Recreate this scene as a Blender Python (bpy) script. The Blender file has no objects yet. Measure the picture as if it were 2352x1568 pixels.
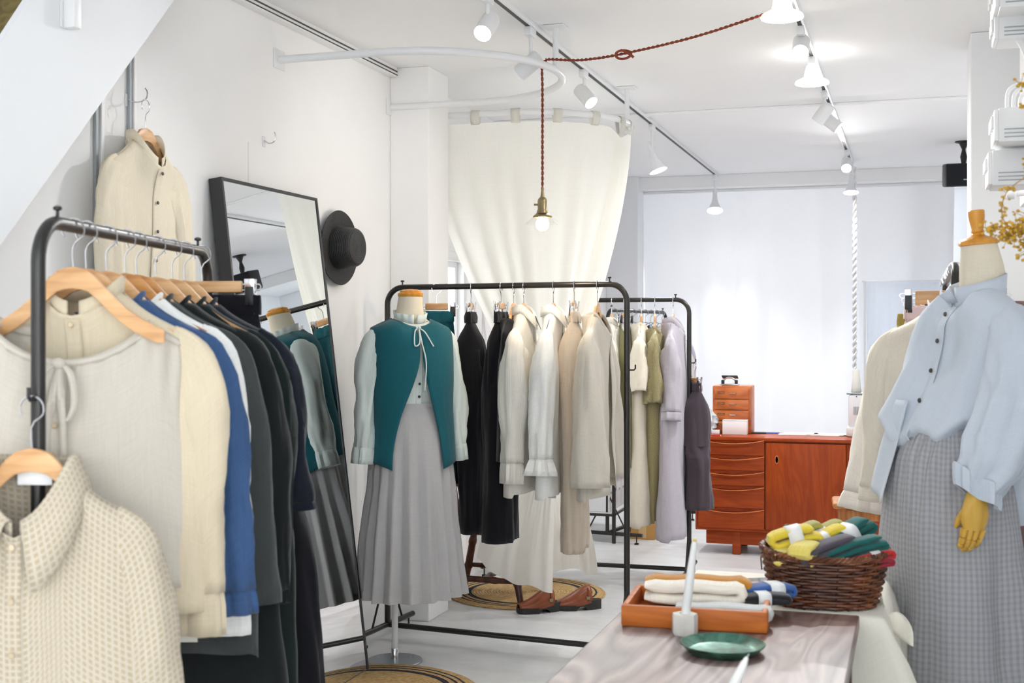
import bpy, bmesh, math, random
from math import sin, cos, pi, radians, sqrt, atan2
from mathutils import Vector, Matrix, noise

SC = bpy.context.scene
COL = SC.collection
random.seed(7)

# ------------------------------------------------------------------ camera
CAM_Z, FPX, HOR = 1.35, 2900.0, 765.0
YAW = math.atan(924 / FPX)
CS, SN = cos(YAW), sin(YAW)
cam = bpy.data.cameras.new('camera')
cam.sensor_width = 36.0
cam.lens = FPX / 2352 * 36
cam.shift_y = -(784 - HOR) / 2352
cam.clip_start = 0.05
cam.dof.use_dof = True
cam.dof.focus_distance = 5.4
cam.dof.aperture_fstop = 6.0
camo = bpy.data.objects.new('camera', cam)
COL.objects.link(camo)
camo.location = (0, 0, CAM_Z)
camo.rotation_euler = (radians(90), 0, YAW)
SC.camera = camo

# ------------------------------------------------------------------ light
SC.view_settings.view_transform = 'Standard'
SC.view_settings.look = 'None'
SC.view_settings.gamma = 1.0
SC.view_settings.use_curve_mapping = False
SC.view_settings.exposure = 1.36
SC.cycles.max_bounces = 7
SC.cycles.diffuse_bounces = 5
SC.cycles.glossy_bounces = 3
SC.cycles.transmission_bounces = 4
SC.cycles.transparent_max_bounces = 7
SC.cycles.caustics_reflective = False
SC.cycles.caustics_refractive = False
SC.cycles.use_adaptive_sampling = True
SC.cycles.adaptive_threshold = 0.06
SC.cycles.adaptive_min_samples = 16
SC.cycles.sample_clamp_indirect = 8.0
SC.cycles.use_fast_gi = False
WORLD_STRENGTH = 2.0
w = bpy.data.worlds.new('daylight')
SC.world = w
w.use_nodes = True
bg = w.node_tree.nodes['Background']
bg.inputs[0].default_value = (0.94, 0.97, 1.0, 1)
bg.inputs[1].default_value = WORLD_STRENGTH
LAMP_W = 25.0          # watts of one track spot
DOME_W = 3.5          # watts of one dome lamp


def lamp(kind, name, loc, energy, color=(1, .96, .91), aim=None, size=60, blend=.5, radius=.03, parent=None):
    l = bpy.data.lights.new(name, kind)
    l.energy = energy
    l.color = color
    l.shadow_soft_size = radius
    if kind == 'SPOT':
        l.spot_size = radians(size)
        l.spot_blend = blend
    o = bpy.data.objects.new(name, l)
    COL.objects.link(o)
    o.location = loc
    if aim is not None:
        o.rotation_euler = Vector(aim).to_track_quat('-Z', 'Y').to_euler()
    if parent:
        o.parent = parent
    return o


# ------------------------------------------------------------------ measured points (room: x right, y deep, z up)
def P(px, py, d):
    k = (px - 1176) / FPX
    return Vector((d * (k * CS - SN), d * (k * SN + CS), CAM_Z + (HOR - py) / FPX * d))


def PX(px, py, x):
    return P(px, py, x / ((px - 1176) / FPX * CS - SN))


def PY(px, py, y):
    return P(px, py, y / ((px - 1176) / FPX * SN + CS))


def PZ(px, py, z):
    return P(px, py, (z - CAM_Z) * FPX / (HOR - py))


# ------------------------------------------------------------------ materials
def lin(c):
    return tuple((v / 255 / 12.92) if v / 255 <= .04045 else ((v / 255 + .055) / 1.055) ** 2.4 for v in c) + (1,)


class NT:
    def __init__(s, name):
        s.m = bpy.data.materials.new(name)
        s.m.use_nodes = True
        s.t = s.m.node_tree
        s.b = s.t.nodes['Principled BSDF']
        s.out = s.t.nodes['Material Output']

    def n(s, t, **kw):
        x = s.t.nodes.new(t)
        for k, v in kw.items():
            setattr(x, k, v)
        return x

    def l(s, a, b):
        s.t.links.new(a, b)

    def math(s, op, a, b=None, c=None):
        x = s.n('ShaderNodeMath', operation=op)
        for i, v in enumerate((a, b, c)):
            if v is None:
                continue
            if isinstance(v, (int, float)):
                x.inputs[i].default_value = v
            else:
                s.l(v, x.inputs[i])
        return x.outputs[0]

    def coord(s, which='Object', scale=(1, 1, 1), rot=(0, 0, 0)):
        c = s.n('ShaderNodeTexCoord')
        m = s.n('ShaderNodeMapping')
        m.inputs['Scale'].default_value = scale
        m.inputs['Rotation'].default_value = rot
        s.l(c.outputs[which], m.inputs[0])
        return m.outputs[0]

    def noise(s, vec, scale, detail=3, rough=.5, dist=0):
        x = s.n('ShaderNodeTexNoise')
        s.l(vec, x.inputs['Vector'])
        x.inputs['Scale'].default_value = scale
        x.inputs['Detail'].default_value = detail
        x.inputs['Roughness'].default_value = rough
        x.inputs['Distortion'].default_value = dist
        return x.outputs[0]

    def ramp(s, fac, stops):
        r = s.n('ShaderNodeValToRGB')
        e = r.color_ramp.elements
        while len(e) < len(stops):
            e.new(.5)
        for i, (p, c) in enumerate(stops):
            e[i].position = p
            e[i].color = c if len(c) == 4 else lin(c)
        s.l(fac, r.inputs[0])
        return r.outputs[0]

    def mix(s, fac, a, b, mode='MIX'):
        x = s.n('ShaderNodeMix', data_type='RGBA', blend_type=mode)
        for v, i in ((fac, 0), (a, 6), (b, 7)):
            if isinstance(v, (int, float)):
                x.inputs[i].default_value = v
            elif isinstance(v, tuple):
                x.inputs[i].default_value = v
            else:
                s.l(v, x.inputs[i])
        return x.outputs[2]

    def bump(s, h, strength=.3, dist=.002):
        x = s.n('ShaderNodeBump')
        x.inputs['Strength'].default_value = strength
        x.inputs['Distance'].default_value = dist
        s.l(h, x.inputs['Height'])
        s.l(x.outputs[0], s.b.inputs['Normal'])

    def set(s, rough=None, metal=None, spec=None, col=None, **kw):
        if col is not None:
            if isinstance(col, tuple):
                s.b.inputs['Base Color'].default_value = col
            else:
                s.l(col, s.b.inputs['Base Color'])
        if rough is not None:
            s.b.inputs['Roughness'].default_value = rough
        if metal is not None:
            s.b.inputs['Metallic'].default_value = metal
        if spec is not None:
            s.b.inputs['Specular IOR Level'].default_value = spec
        return s.m


def mat_plain(name, rgb, rough=.5, metal=0, spec=.5, mottled=.04, scale=9, bump=0):
    t = NT(name)
    v = t.coord()
    n = t.noise(v, scale, 4)
    c = lin(rgb)
    lo = tuple(max(0, x * (1 - mottled)) for x in c[:3]) + (1,)
    hi = tuple(min(1, x * (1 + mottled)) for x in c[:3]) + (1,)
    col = t.ramp(n, [(.3, lo), (.7, hi)])
    if bump:
        t.bump(t.noise(v, scale * 12, 4), .35, bump)
    return t.set(rough, metal, spec, col)


def mat_wood(name, tones, axis=0, grain=40, rough=.4, spec=.4, ring=1.0):
    t = NT(name)
    sc = [grain] * 3
    sc[axis] = grain / 14
    v = t.coord('Object', tuple(sc))
    big = [4.0] * 3
    big[axis] = .7
    v2 = t.coord('Object', tuple(big))
    n1 = t.noise(v, 1, 4, .6, .6)
    n2 = t.noise(v2, ring, 3, .5, 1.2)
    wv = t.math('FRACT', t.math('MULTIPLY', n2, 9.0))
    wv = t.math('ABSOLUTE', t.math('SUBTRACT', wv, .5))
    f = t.math('ADD', t.math('MULTIPLY', n1, .62), t.math('MULTIPLY', wv, .55))
    k = len(tones)
    col = t.ramp(f, [(.25 + .5 * i / max(1, k - 1), c) for i, c in enumerate(tones)])
    t.bump(n1, .15, .001)
    return t.set(rough, 0, spec, col)


def mat_fabric(name, rgb, kind='plain', rgb2=None, pitch=.014, rough=.92, sheen=.15, amount=.07, trans=0.0):
    t = NT(name)
    uv = t.coord('UV')
    sep = t.n('ShaderNodeSeparateXYZ')
    t.l(uv, sep.inputs[0])
    u, v = sep.outputs[0], sep.outputs[1]
    c = lin(rgb)
    lo = tuple(x * (1 - amount) for x in c[:3]) + (1,)
    hi = tuple(min(1, x * (1 + amount)) for x in c[:3]) + (1,)
    tu = t.noise(t.coord('UV', (260, 14, 1)), 1, 3, .6)
    tv = t.noise(t.coord('UV', (14, 260, 1)), 1, 3, .6)
    thread = t.math('MULTIPLY', t.math('ADD', tu, tv), .5)
    col = t.ramp(thread, [(.32, lo), (.68, hi)])
    h = thread
    if kind in ('gingham', 'check'):
        duty = .38 if kind == 'gingham' else .55
        fu = t.math('FRACT', t.math('DIVIDE', u, pitch))
        fv = t.math('FRACT', t.math('DIVIDE', v, pitch))
        mr = []
        for f in (fu, fv):
            a = t.math('ABSOLUTE', t.math('SUBTRACT', f, .5))
            x = t.n('ShaderNodeMapRange')
            t.l(a, x.inputs[0])
            x.inputs[1].default_value = .5 - duty / 2 - .06
            x.inputs[2].default_value = .5 - duty / 2 + .06
            x.inputs[3].default_value = 1
            x.inputs[4].default_value = 0
            mr.append(x.outputs[0])
        if kind == 'gingham':
            fac = t.math('MULTIPLY', mr[0], mr[1])
        else:
            fac = t.math('MULTIPLY', t.math('ADD', t.math('MULTIPLY', mr[0], 1.3), t.math('MULTIPLY', mr[1], .7)), .5)
        fac = t.math('MULTIPLY', fac, t.math('ADD', .75, t.math('MULTIPLY', thread, .5)))
        col = t.mix(fac, col, lin(rgb2))
        h = t.math('SUBTRACT', thread, fac)
    elif kind == 'stripe':
        f = t.math('FRACT', t.math('DIVIDE', u, pitch))
        s_ = t.math('GREATER_THAN', f, .62)
        col = t.mix(t.math('MULTIPLY', s_, .8), col, lin(rgb2))
    elif kind == 'herring':
        zz = t.math('PINGPONG', t.math('DIVIDE', v, pitch), 1.0)
        f = t.math('FRACT', t.math('ADD', t.math('DIVIDE', u, pitch * .5), zz))
        s_ = t.math('GREATER_THAN', f, .5)
        col = t.mix(t.math('MULTIPLY', s_, .55), col, lin(rgb2))
    elif kind == 'tweed':
        f = t.noise(t.coord('UV', (240, 420, 1)), 1, 2, .6)
        col = t.mix(t.ramp(f, [(.42, (0, 0, 0)), (.58, (255, 255, 255))]), col, lin(rgb2))
    wv = t.math('ADD', t.math('SINE', t.math('MULTIPLY', u, 2400)), t.math('SINE', t.math('MULTIPLY', v, 2400)))
    cr = t.noise(t.coord('UV', (9, 5, 1)), 1, 5, .6, .8)
    hh = t.math('ADD', t.math('ADD', t.math('MULTIPLY', h, .5), t.math('MULTIPLY', wv, .04)), t.math('MULTIPLY', cr, 3.0))
    t.bump(hh, .45, .0022)
    t.b.inputs['Sheen Weight'].default_value = sheen
    t.b.inputs['Sheen Roughness'].default_value = .5
    t.set(rough, 0, .25, col)
    if trans:
        tr = t.n('ShaderNodeBsdfTranslucent')
        t.l(col, tr.inputs[0])
        mx = t.n('ShaderNodeMixShader')
        mx.inputs[0].default_value = trans
        t.l(t.b.outputs[0], mx.inputs[1])
        t.l(tr.outputs[0], mx.inputs[2])
        t.l(mx.outputs[0], t.out.inputs[0])
    return t.m


def mat_emit(name, rgb, strength):
    t = NT(name)
    n = t.noise(t.coord(), 3)
    col = t.ramp(n, [(0, lin(rgb)), (1, lin(rgb))])
    t.set(.4, 0, .5, col)
    t.l(col, t.b.inputs['Emission Color'])
    t.b.inputs['Emission Strength'].default_value = strength
    return t.m


def mat_glass(name, rgb=(255, 255, 255), rough=0.02, alpha=.25):
    t = NT(name)
    g = t.n('ShaderNodeBsdfGlossy')
    g.inputs['Roughness'].default_value = rough
    tr = t.n('ShaderNodeBsdfTransparent')
    tr.inputs[0].default_value = lin(rgb)
    fr = t.n('ShaderNodeLayerWeight')
    fr.inputs[0].default_value = .25
    mx = t.n('ShaderNodeMixShader')
    t.l(t.math('ADD', t.math('MULTIPLY', t.math('POWER', fr.outputs[1], 3.0), .35), alpha * .16), mx.inputs[0])
    t.l(tr.outputs[0], mx.inputs[1])
    t.l(g.outputs[0], mx.inputs[2])
    t.l(mx.outputs[0], t.out.inputs[0])
    return t.m


# ------------------------------------------------------------------ mesh building
class MB:
    def __init__(s):
        s.v, s.f, s.uv = [], [], []

    def add(s, verts, faces, M=None, uvs=None):
        b = len(s.v)
        for p in verts:
            p = Vector(p)
            s.v.append(M @ p if M else p)
        for i, f in enumerate(faces):
            s.f.append([b + k for k in f])
            s.uv.append(uvs[i] if uvs else None)
        return s

    def box(s, c, size, bev=0, rot=None, M=None):
        bm = bmesh.new()
        bmesh.ops.create_cube(bm, size=1)
        for v in bm.verts:
            v.co = Vector((v.co.x * size[0], v.co.y * size[1], v.co.z * size[2]))
        if bev:
            bmesh.ops.bevel(bm, geom=bm.edges[:], offset=min(bev, min(size) * .45), segments=2, affect='EDGES', profile=.5)
        T = Matrix.Translation(c)
        if rot is not None:
            T = T @ (rot.to_4x4() if isinstance(rot, Matrix) else Matrix.Rotation(rot, 4, 'Z'))
        if M:
            T = M @ T
        bm.verts.index_update()
        s.add([v.co for v in bm.verts], [[v.index for v in f.verts] for f in bm.faces], T)
        bm.free()
        return s

    def tube(s, pts, r, n=10, caps=True, closed=False, M=None):
        pts = [Vector(p) for p in pts]
        m = len(pts)
        rr = r if isinstance(r, (list, tuple)) else [r] * m
        rings = []
        up = None
        for i in range(m):
            a = pts[(i - 1) % m] if (closed or i > 0) else pts[i]
            b = pts[(i + 1) % m] if (closed or i < m - 1) else pts[i]
            t = (b - a).normalized() if (b - a).length > 1e-9 else Vector((0, 0, 1))
            if up is None:
                up = Vector((0, 0, 1)) if abs(t.z) < .9 else Vector((1, 0, 0))
            u = (up - t * up.dot(t))
            if u.length < 1e-6:
                u = t.orthogonal()
            u.normalize()
            up = u
            w_ = t.cross(u)
            rings.append([pts[i] + (u * cos(2 * pi * k / n) + w_ * sin(2 * pi * k / n)) * rr[i] for k in range(n)])
        return s.loft(rings, True, caps and not closed, caps and not closed, closed, M)

    def loft(s, rings, closed=True, cap0=False, cap1=False, cyc=False, M=None, flip=False):
        n = len(rings[0])
        m = len(rings)
        verts = [p for r in rings for p in r]
        U = [[0.0] * (n + 1) for _ in range(m)]
        V = [[0.0] * (n + 1) for _ in range(m + 1)]
        mid = rings[m // 2]
        acc = 0
        us = [0.0]
        for k in range(n):
            acc += (Vector(mid[(k + 1) % n]) - Vector(mid[k])).length
            us.append(acc)
        vs = [[0.0] * (n + 1)]
        for i in range(m - 1):
            vs.append([vs[-1][k] + (Vector(rings[i + 1][k % n]) - Vector(rings[i][k % n])).length for k in range(n + 1)])
        faces, uvs = [], []
        kk = n if closed else n - 1
        for i in range(m if cyc else m - 1):
            j = (i + 1) % m
            for k in range(kk):
                q = (k + 1) % n
                f = [i * n + k, i * n + q, j * n + q, j * n + k]
                vj = vs[j] if j else vs[i]
                uv = [(us[k], -vs[i][k]), (us[k + 1], -vs[i][k + 1]), (us[k + 1], -vj[k + 1]), (us[k], -vj[k])]
                if flip:
                    f.reverse()
                    uv.reverse()
                faces.append(f)
                uvs.append(uv)
        if cap0:
            faces.append(list(range(n))[::-1])
            uvs.append(None)
        if cap1:
            faces.append([(m - 1) * n + k for k in range(n)])
            uvs.append(None)
        s.add(verts, faces, M, uvs)
        return s

    def lathe(s, prof, n=24, M=None, sx=1, sy=1, cap0=True, cap1=True):
        rings = [[Vector((r * sx * cos(2 * pi * k / n), r * sy * sin(2 * pi * k / n), z)) for k in range(n)] for r, z in prof]
        return s.loft(rings, True, cap0, cap1, False, M)

    def sphere(s, c, r, n=14, sc=(1, 1, 1), M=None):
        prof = [(max(1e-4, r * sin(pi * i / 8)), -r * cos(pi * i / 8)) for i in range(9)]
        T = Matrix.Translation(c) @ Matrix.Diagonal((*sc, 1))
        if M:
            T = M @ T
        return s.lathe(prof, n, T)

    def build(s, name, mat, parent=None, smooth=True, loc=None, rot=None, angle=40, solid=0, bevel=0):
        me = bpy.data.meshes.new(name)
        me.from_pydata([tuple(p) for p in s.v], [], s.f)
        uvl = me.uv_layers.new(name='UVMap')
        i = 0
        data = uvl.data
        for fi, f in enumerate(s.f):
            u = s.uv[fi]
            for k in range(len(f)):
                if u:
                    data[i].uv = u[k]
                else:
                    p = s.v[f[k]]
                    data[i].uv = (p.x + p.y * .7, p.z + p.y * .7)
                i += 1
        if smooth:
            me.polygons.foreach_set('use_smooth', [True] * len(me.polygons))
            if angle:
                try:
                    me.set_sharp_from_angle(angle=radians(angle))
                except Exception:
                    pass
        me.materials.append(mat)
        me.update()
        o = bpy.data.objects.new(name, me)
        COL.objects.link(o)
        if parent is not None:
            o.parent = parent
        if loc is not None:
            o.location = loc
        if rot is not None:
            o.rotation_euler = rot if not isinstance(rot, (int, float)) else (0, 0, rot)
        if solid:
            sm = o.modifiers.new('thickness', 'SOLIDIFY')
            sm.thickness = solid
            sm.offset = 0
        return o


def RZ(a):
    return Matrix.Rotation(a, 4, 'Z')


def aim_matrix(loc, d):
    """matrix whose local +Z points along d"""
    return Matrix.Translation(loc) @ Vector(d).to_track_quat('Z', 'Y').to_matrix().to_4x4()


def thing(name, label, cat, loc=(0, 0, 0), rotz=0, group=None):
    o = bpy.data.objects.new(name, None)
    o.empty_display_size = .05
    COL.objects.link(o)
    o.location = loc
    o.rotation_euler = (0, 0, rotz)
    return tag(o, label, cat, group)


def tag(o, label, cat, group=None, kind=None):
    o['label'] = label
    o['category'] = cat
    if group:
        o['group'] = group
    if kind:
        o['kind'] = kind
    return o


def struct(o):
    o['kind'] = 'structure'
    return o


def dup(root, label, loc=None, rotz=None, group=None):
    r = root.copy()
    COL.objects.link(r)
    if loc is not None:
        r.location = loc
    if rotz is not None:
        r.rotation_euler = (0, 0, rotz)
    r['label'] = label
    if group:
        r['group'] = group
    for ch in list(root.children):
        c = ch.copy()
        COL.objects.link(c)
        c.parent = r
        for g in list(ch.children):
            d = g.copy()
            COL.objects.link(d)
            d.parent = c
    return r


def lerp(a, b, t):
    return a + (b - a) * t


def sst(a, b, x):
    t = min(1, max(0, (x - a) / (b - a)))
    return t * t * (3 - 2 * t)


def interp(tab, t):
    """smooth interpolation of rows (t, v1, v2, ..)"""
    if t <= tab[0][0]:
        return tab[0][1:]
    for i in range(len(tab) - 1):
        if t <= tab[i + 1][0]:
            a, b = tab[i], tab[i + 1]
            p, q = tab[max(0, i - 1)], tab[min(len(tab) - 1, i + 2)]
            h = b[0] - a[0]
            s = (t - a[0]) / h
            out = []
            for k in range(1, len(a)):
                m0 = (b[k] - p[k]) / (b[0] - p[0]) * h
                m1 = (q[k] - a[k]) / (q[0] - a[0]) * h
                out.append((2 * s ** 3 - 3 * s ** 2 + 1) * a[k] + (s ** 3 - 2 * s * s + s) * m0 + (3 * s * s - 2 * s ** 3) * b[k] + (s ** 3 - s * s) * m1)
            return out
    return tab[-1][1:]


def spline(pts, n):
    tab = [(i, *p) for i, p in enumerate(pts)]
    return [Vector(interp(tab, (len(pts) - 1) * i / (n - 1))) for i in range(n)]


def arc(c, r, a0, a1, n, ux, uy):
    ux, uy = Vector(ux), Vector(uy)
    return [Vector(c) + ux * (r * cos(a0 + (a1 - a0) * i / (n - 1))) + uy * (r * sin(a0 + (a1 - a0) * i / (n - 1))) for i in range(n)]
# ------------------------------------------------------------------ palette
M = {}
M['wall'] = mat_plain('wall paint', (247, 247, 247), .75, 0, .3, .015, 3, .0006)
M['wall_cool'] = mat_plain('cool wall paint', (242, 244, 246), .75, 0, .3, .015, 3, .0006)
M['ceil'] = mat_plain('ceiling paint', (248, 249, 250), .8, 0, .25, .015, 2, .0005)
M['white'] = mat_plain('white lacquer', (240, 240, 240), .4, 0, .5, .01)
M['white_metal'] = mat_plain('white metal', (236, 238, 240), .35, .0, .6, .01)
M['plastic'] = mat_plain('white plastic', (232, 233, 234), .45, 0, .5, .01)
M['steel'] = mat_plain('steel', (205, 205, 208), .18, 1, .5, .03)
M['alu'] = mat_plain('brushed aluminium', (165, 172, 178), .35, .9, .5, .04, 30)
M['black_metal'] = mat_plain('dark lacquered steel', (58, 57, 56), .32, .6, .5, .06)
M['black'] = mat_plain('black', (30, 31, 33), .45, 0, .5, .05)
M['black_frame'] = mat_plain('black frame', (46, 47, 49), .4, 0, .5, .06, 20)
M['dark_grey'] = mat_plain('dark grey', (70, 70, 70), .5, 0, .4)
M['grey_line'] = mat_plain('grey joint', (165, 172, 176), .5, .2, .4)
M['hanger_wood'] = mat_wood('beech hanger wood', [(196, 146, 96), (222, 176, 126), (236, 196, 150)], 0, 60, .38, .45)
M['hanger_dark'] = mat_wood('honey hanger wood', [(178, 118, 60), (205, 146, 84), (220, 166, 104)], 0, 60, .38, .45)
M['teak'] = mat_wood('teak veneer', [(142, 54, 16), (160, 66, 20), (176, 78, 24)], 0, 30, .4, .25, 1.5)
M['teak_v'] = mat_wood('teak veneer upright', [(138, 52, 15), (154, 63, 18), (168, 74, 22)], 2, 30, .4, .25, 1.5)
M['chest_wood'] = mat_wood('light teak', [(158, 78, 36), (190, 106, 54), (208, 126, 70)], 0, 30, .35, .45)
M['walnut'] = mat_wood('dark walnut', [(52, 26, 18), (84, 44, 30), (108, 60, 42)], 2, 34, .3, .5)
M['orange_wood'] = mat_wood('orange cedar', [(170, 88, 30), (200, 112, 44), (216, 130, 60)], 0, 26, .5, .35)
M['stool_wood'] = mat_wood('oak', [(150, 92, 44), (184, 122, 66), (204, 146, 88)], 2, 30, .45, .4)
M['brown_wood'] = mat_wood('brown ladder wood', [(84, 42, 22), (124, 66, 36), (150, 86, 50)], 2, 30, .45, .4)
M['mannequin_wood'] = mat_wood('amber turned wood', [(196, 126, 30), (222, 154, 52), (236, 174, 76)], 2, 24, .3, .5)
M['linen_form'] = mat_fabric('linen dress form', (232, 222, 200), amount=.05)
M['brass'] = mat_plain('aged brass', (150, 136, 104), .36, 1, .5, .08)
M['bulb'] = mat_emit('warm bulb', (255, 222, 178), 14)
M['led'] = mat_emit('led lens', (255, 248, 238), 16)
M['led_low'] = mat_emit('dim lens', (255, 246, 235), 3)
M['glass'] = mat_glass('clear glass')
M['mirror'] = mat_plain('silvered mirror', (236, 240, 240), .0, 1, .5, .0)
M['red_cord'] = mat_plain('red braided cord', (140, 68, 48), .7, 0, .3, .2, 300, .001)


def concrete():
    t = NT('pale concrete floor')
    v = t.coord('Object', (1, 1, 1))
    n1 = t.noise(v, 1.3, 6, .62, .8)
    n2 = t.noise(t.coord('Object', (2.2, 7, 1), (0, 0, .5)), 1.6, 5, .6, .4)
    n3 = t.noise(v, 40, 3)
    f = t.math('ADD', t.math('ADD', t.math('MULTIPLY', n1, .5), t.math('MULTIPLY', n2, .42)), t.math('MULTIPLY', n3, .08))
    col = t.ramp(f, [(.32, (194, 195, 194)), (.5, (216, 217, 217)), (.66, (228, 230, 230))])
    r = t.n('ShaderNodeMapRange')
    t.l(n2, r.inputs[0])
    r.inputs[3].default_value = .28
    r.inputs[4].default_value = .48
    t.l(r.outputs[0], t.b.inputs['Roughness'])
    t.bump(f, .08, .002)
    return t.set(None, 0, .45, col)


M['floor'] = concrete()

# ------------------------------------------------------------------ the shell
XL, XR, YB, ZC = -2.36, .52, 10.6, 2.6
struct(MB().box((-.7, 4.7, -.05), (4.4, 12.6, .1)).build('floor', M['floor'], None, False))
struct(MB().box((-.7, 4.7, ZC + .05), (4.4, 12.6, .1)).build('ceiling', M['ceil'], None, False))


def wall_with_hole(name, mat, axis, pos, th, a0, a1, z0, z1, hole):
    mb = MB()
    def seg(u0, u1, w0, w1):
        if u1 - u0 < 1e-4 or w1 - w0 < 1e-4:
            return
        c = ((u0 + u1) / 2, (w0 + w1) / 2)
        if axis == 'x':
            mb.box((pos, c[0], c[1]), (th, u1 - u0, w1 - w0))
        else:
            mb.box((c[0], pos, c[1]), (u1 - u0, th, w1 - w0))
    if hole:
        h0, h1, k0, k1 = hole
        seg(a0, h0, z0, z1)
        seg(h1, a1, z0, z1)
        seg(h0, h1, z0, k0)
        seg(h0, h1, k1, z1)
    else:
        seg(a0, a1, z0, z1)
    return struct(mb.build(name, mat, None, False))


WIN1 = (5.86, 6.5, 1.0, 1.74)
wall_with_hole('wall_left', M['wall'], 'x', XL - .06, .12, -1.5, YB, 0, ZC, WIN1)
WIN2 = (-2.08, -.05, .4, 2.42)
wall_with_hole('wall_back', M['wall_cool'], 'y', YB + .06, .12, XL - .1, 1.5, 0, ZC, WIN2)
struct(MB().box((XR + .06, 3.05, ZC / 2), (.12, 5.1, ZC)).build('wall_right', M['wall_cool'], None, False))
struct(MB().box((1.06, 8.2, ZC / 2), (.12, 4.8, ZC)).build('wall_right_far', M['wall_cool'], None, False))
wall_with_hole('wall_front_unseen', M['wall'], 'y', -1.44, .12, XL - .1, XR + .1, 0, ZC, (-1.6, .0, 1.25, 2.15))  # unseen wall, added with a small opening to cut daylight on the near garments
# pillars and beam
struct(MB().box((XL + .098, 5.64, ZC / 2), (.196, .26, ZC), .004).build('wall_pillar_fitting', M['wall'], None, False))
struct(MB().box(((.222 + 1.0) / 2, 5.75, ZC / 2), (1.0 - .222, .34, ZC), .006).build('wall_pillar_right', M['wall_cool'], None, False))
struct(MB().box((XL + .13, 10.05, ZC / 2), (.26, .3, ZC), .004).build('wall_pillar_back', M['wall_cool'], None, False))
struct(MB().box((-.7, 10.28, 2.55), (3.4, .62, .1), .004).build('trim_beam', M['ceil'], None, False))
struct(MB().box((-.9, 7.08, ZC - .008), (2.9, .05, .016), .004).build('trim_ceiling', M['ceil'], None, False))
# joints of the sliding panels under the stair
tr = MB()
for px, wd in ((216, .014), (293, .012)):
    y = PX(px, 400, XL).y
    tr.box((XL + .006, y, 1.25), (.012, wd, 2.4), .002)
struct(tr.build('trim_1', M['grey_line'], None, False))
tr = MB()
for px, wd in ((226, .018), (301, .018)):
    y = PX(px, 400, XL).y
    tr.box((XL + .009, y, 1.25), (.018, wd, 2.4), .003)
struct(tr.build('trim_2', M['white'], None, False))
# hanging rail along the wall and ceiling corner
r_ = MB()
y0 = PX(430, -80, XL).y
r_.box((XL + .02, (y0 + 5.5) / 2, ZC - .022), (.04, 5.5 - y0, .044), .003)
r = struct(r_.build('trim_3', M['white'], None, False))
g_ = MB()
g_.box((XL + .041, (y0 + 5.5) / 2, ZC - .02), (.003, 5.5 - y0, .006))
g_.box((XL + .041, (y0 + 5.5) / 2, ZC - .036), (.003, 5.5 - y0, .004))
g_.build('groove', M['dark_grey'], r, False)
# hairline joint in the wall board
struct(MB().box((XL + .001, PX(570, 380, XL).y, 1.97), (.002, .003, .18)).build('trim_4', M['plastic'], None, False))


def slab_x(name, mat, pts, x0, x1, parent=None):
    """a plate whose outline (y, z) is given, between two x positions"""
    a = [Vector((x0, y, z)) for y, z in pts]
    b = [Vector((x1, y, z)) for y, z in pts]
    return MB().loft([a, b], True, True, True).build(name, mat, parent, False)


# stair string board rising to the ceiling
XS = XL + .15
lo1, lo0 = PX(400, 0, XS), PX(0, 565, XS)
up1, up0 = PX(65, 0, XS), PX(0, 100, XS)
def on_line(a, b, y):
    return a.z + (b.z - a.z) * (y - a.y) / (b.y - a.y)
YA = 1.2
def y_at(a, b, z):
    return a.y + (b.y - a.y) * (z - a.z) / (b.z - a.z)
pts = [(YA, on_line(lo0, lo1, YA)), (y_at(lo0, lo1, 2.598), 2.598), (y_at(up0, up1, 2.598), 2.598), (YA, on_line(up0, up1, YA))]
st = struct(slab_x('stair_stringer', M['wall_cool'], pts, XS - .02, XS))
M['ply'] = mat_wood('plywood', [(96, 82, 40), (118, 104, 58), (136, 122, 76)], 1, 8, .6, .3)
tp = [(y, z - .012) if k > 1 else (y, z + .001) for k, (y, z) in enumerate(pts)]
struct(slab_x('stair_side', M['ply'], tp, XL + .002, XS - .0205))
c = PX(152, 30, XS)
bk = thing('wall_bracket', 'small white metal bracket fixed high on the sloping white stair board', 'bracket', c)
MB().box((.02, 0, .03), (.04, .034, .15), .006).build('cover', M['white'], bk)
MB().box((.003, -.022, .03), (.006, .012, .15), .002).build('back_plate', M['plastic'], bk)

# windows
def window(name, axis, pos, hole, th=.05, mull=()):
    h0, h1, k0, k1 = hole
    mb = MB()
    fw = .035
    def b(u0, u1, w0, w1, t=th):
        c = ((u0 + u1) / 2, (w0 + w1) / 2)
        if axis == 'x':
            mb.box((pos, c[0], c[1]), (t, u1 - u0, w1 - w0), .003)
        else:
            mb.box((c[0], pos, c[1]), (u1 - u0, t, w1 - w0), .003)
    b(h0, h0 + fw, k0, k1)
    b(h1 - fw, h1, k0, k1)
    b(h0 + fw, h1 - fw, k0, k0 + fw)
    b(h0 + fw, h1 - fw, k1 - fw, k1)
    for m in mull:
        b(m - .02, m + .02, k0 + fw, k1 - fw)
    o = struct(mb.build(name, M['white_metal'], None, False))
    g = MB()
    c = ((h0 + h1) / 2, (k0 + k1) / 2)
    if axis == 'x':
        g.box((pos, c[0], c[1]), (.004, h1 - h0 - 2 * fw, k1 - k0 - 2 * fw))
    else:
        g.box((c[0], pos, c[1]), (h1 - h0 - 2 * fw, .004, k1 - k0 - 2 * fw))
    g.build('pane', M['glass'], o, False)
    return o


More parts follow.
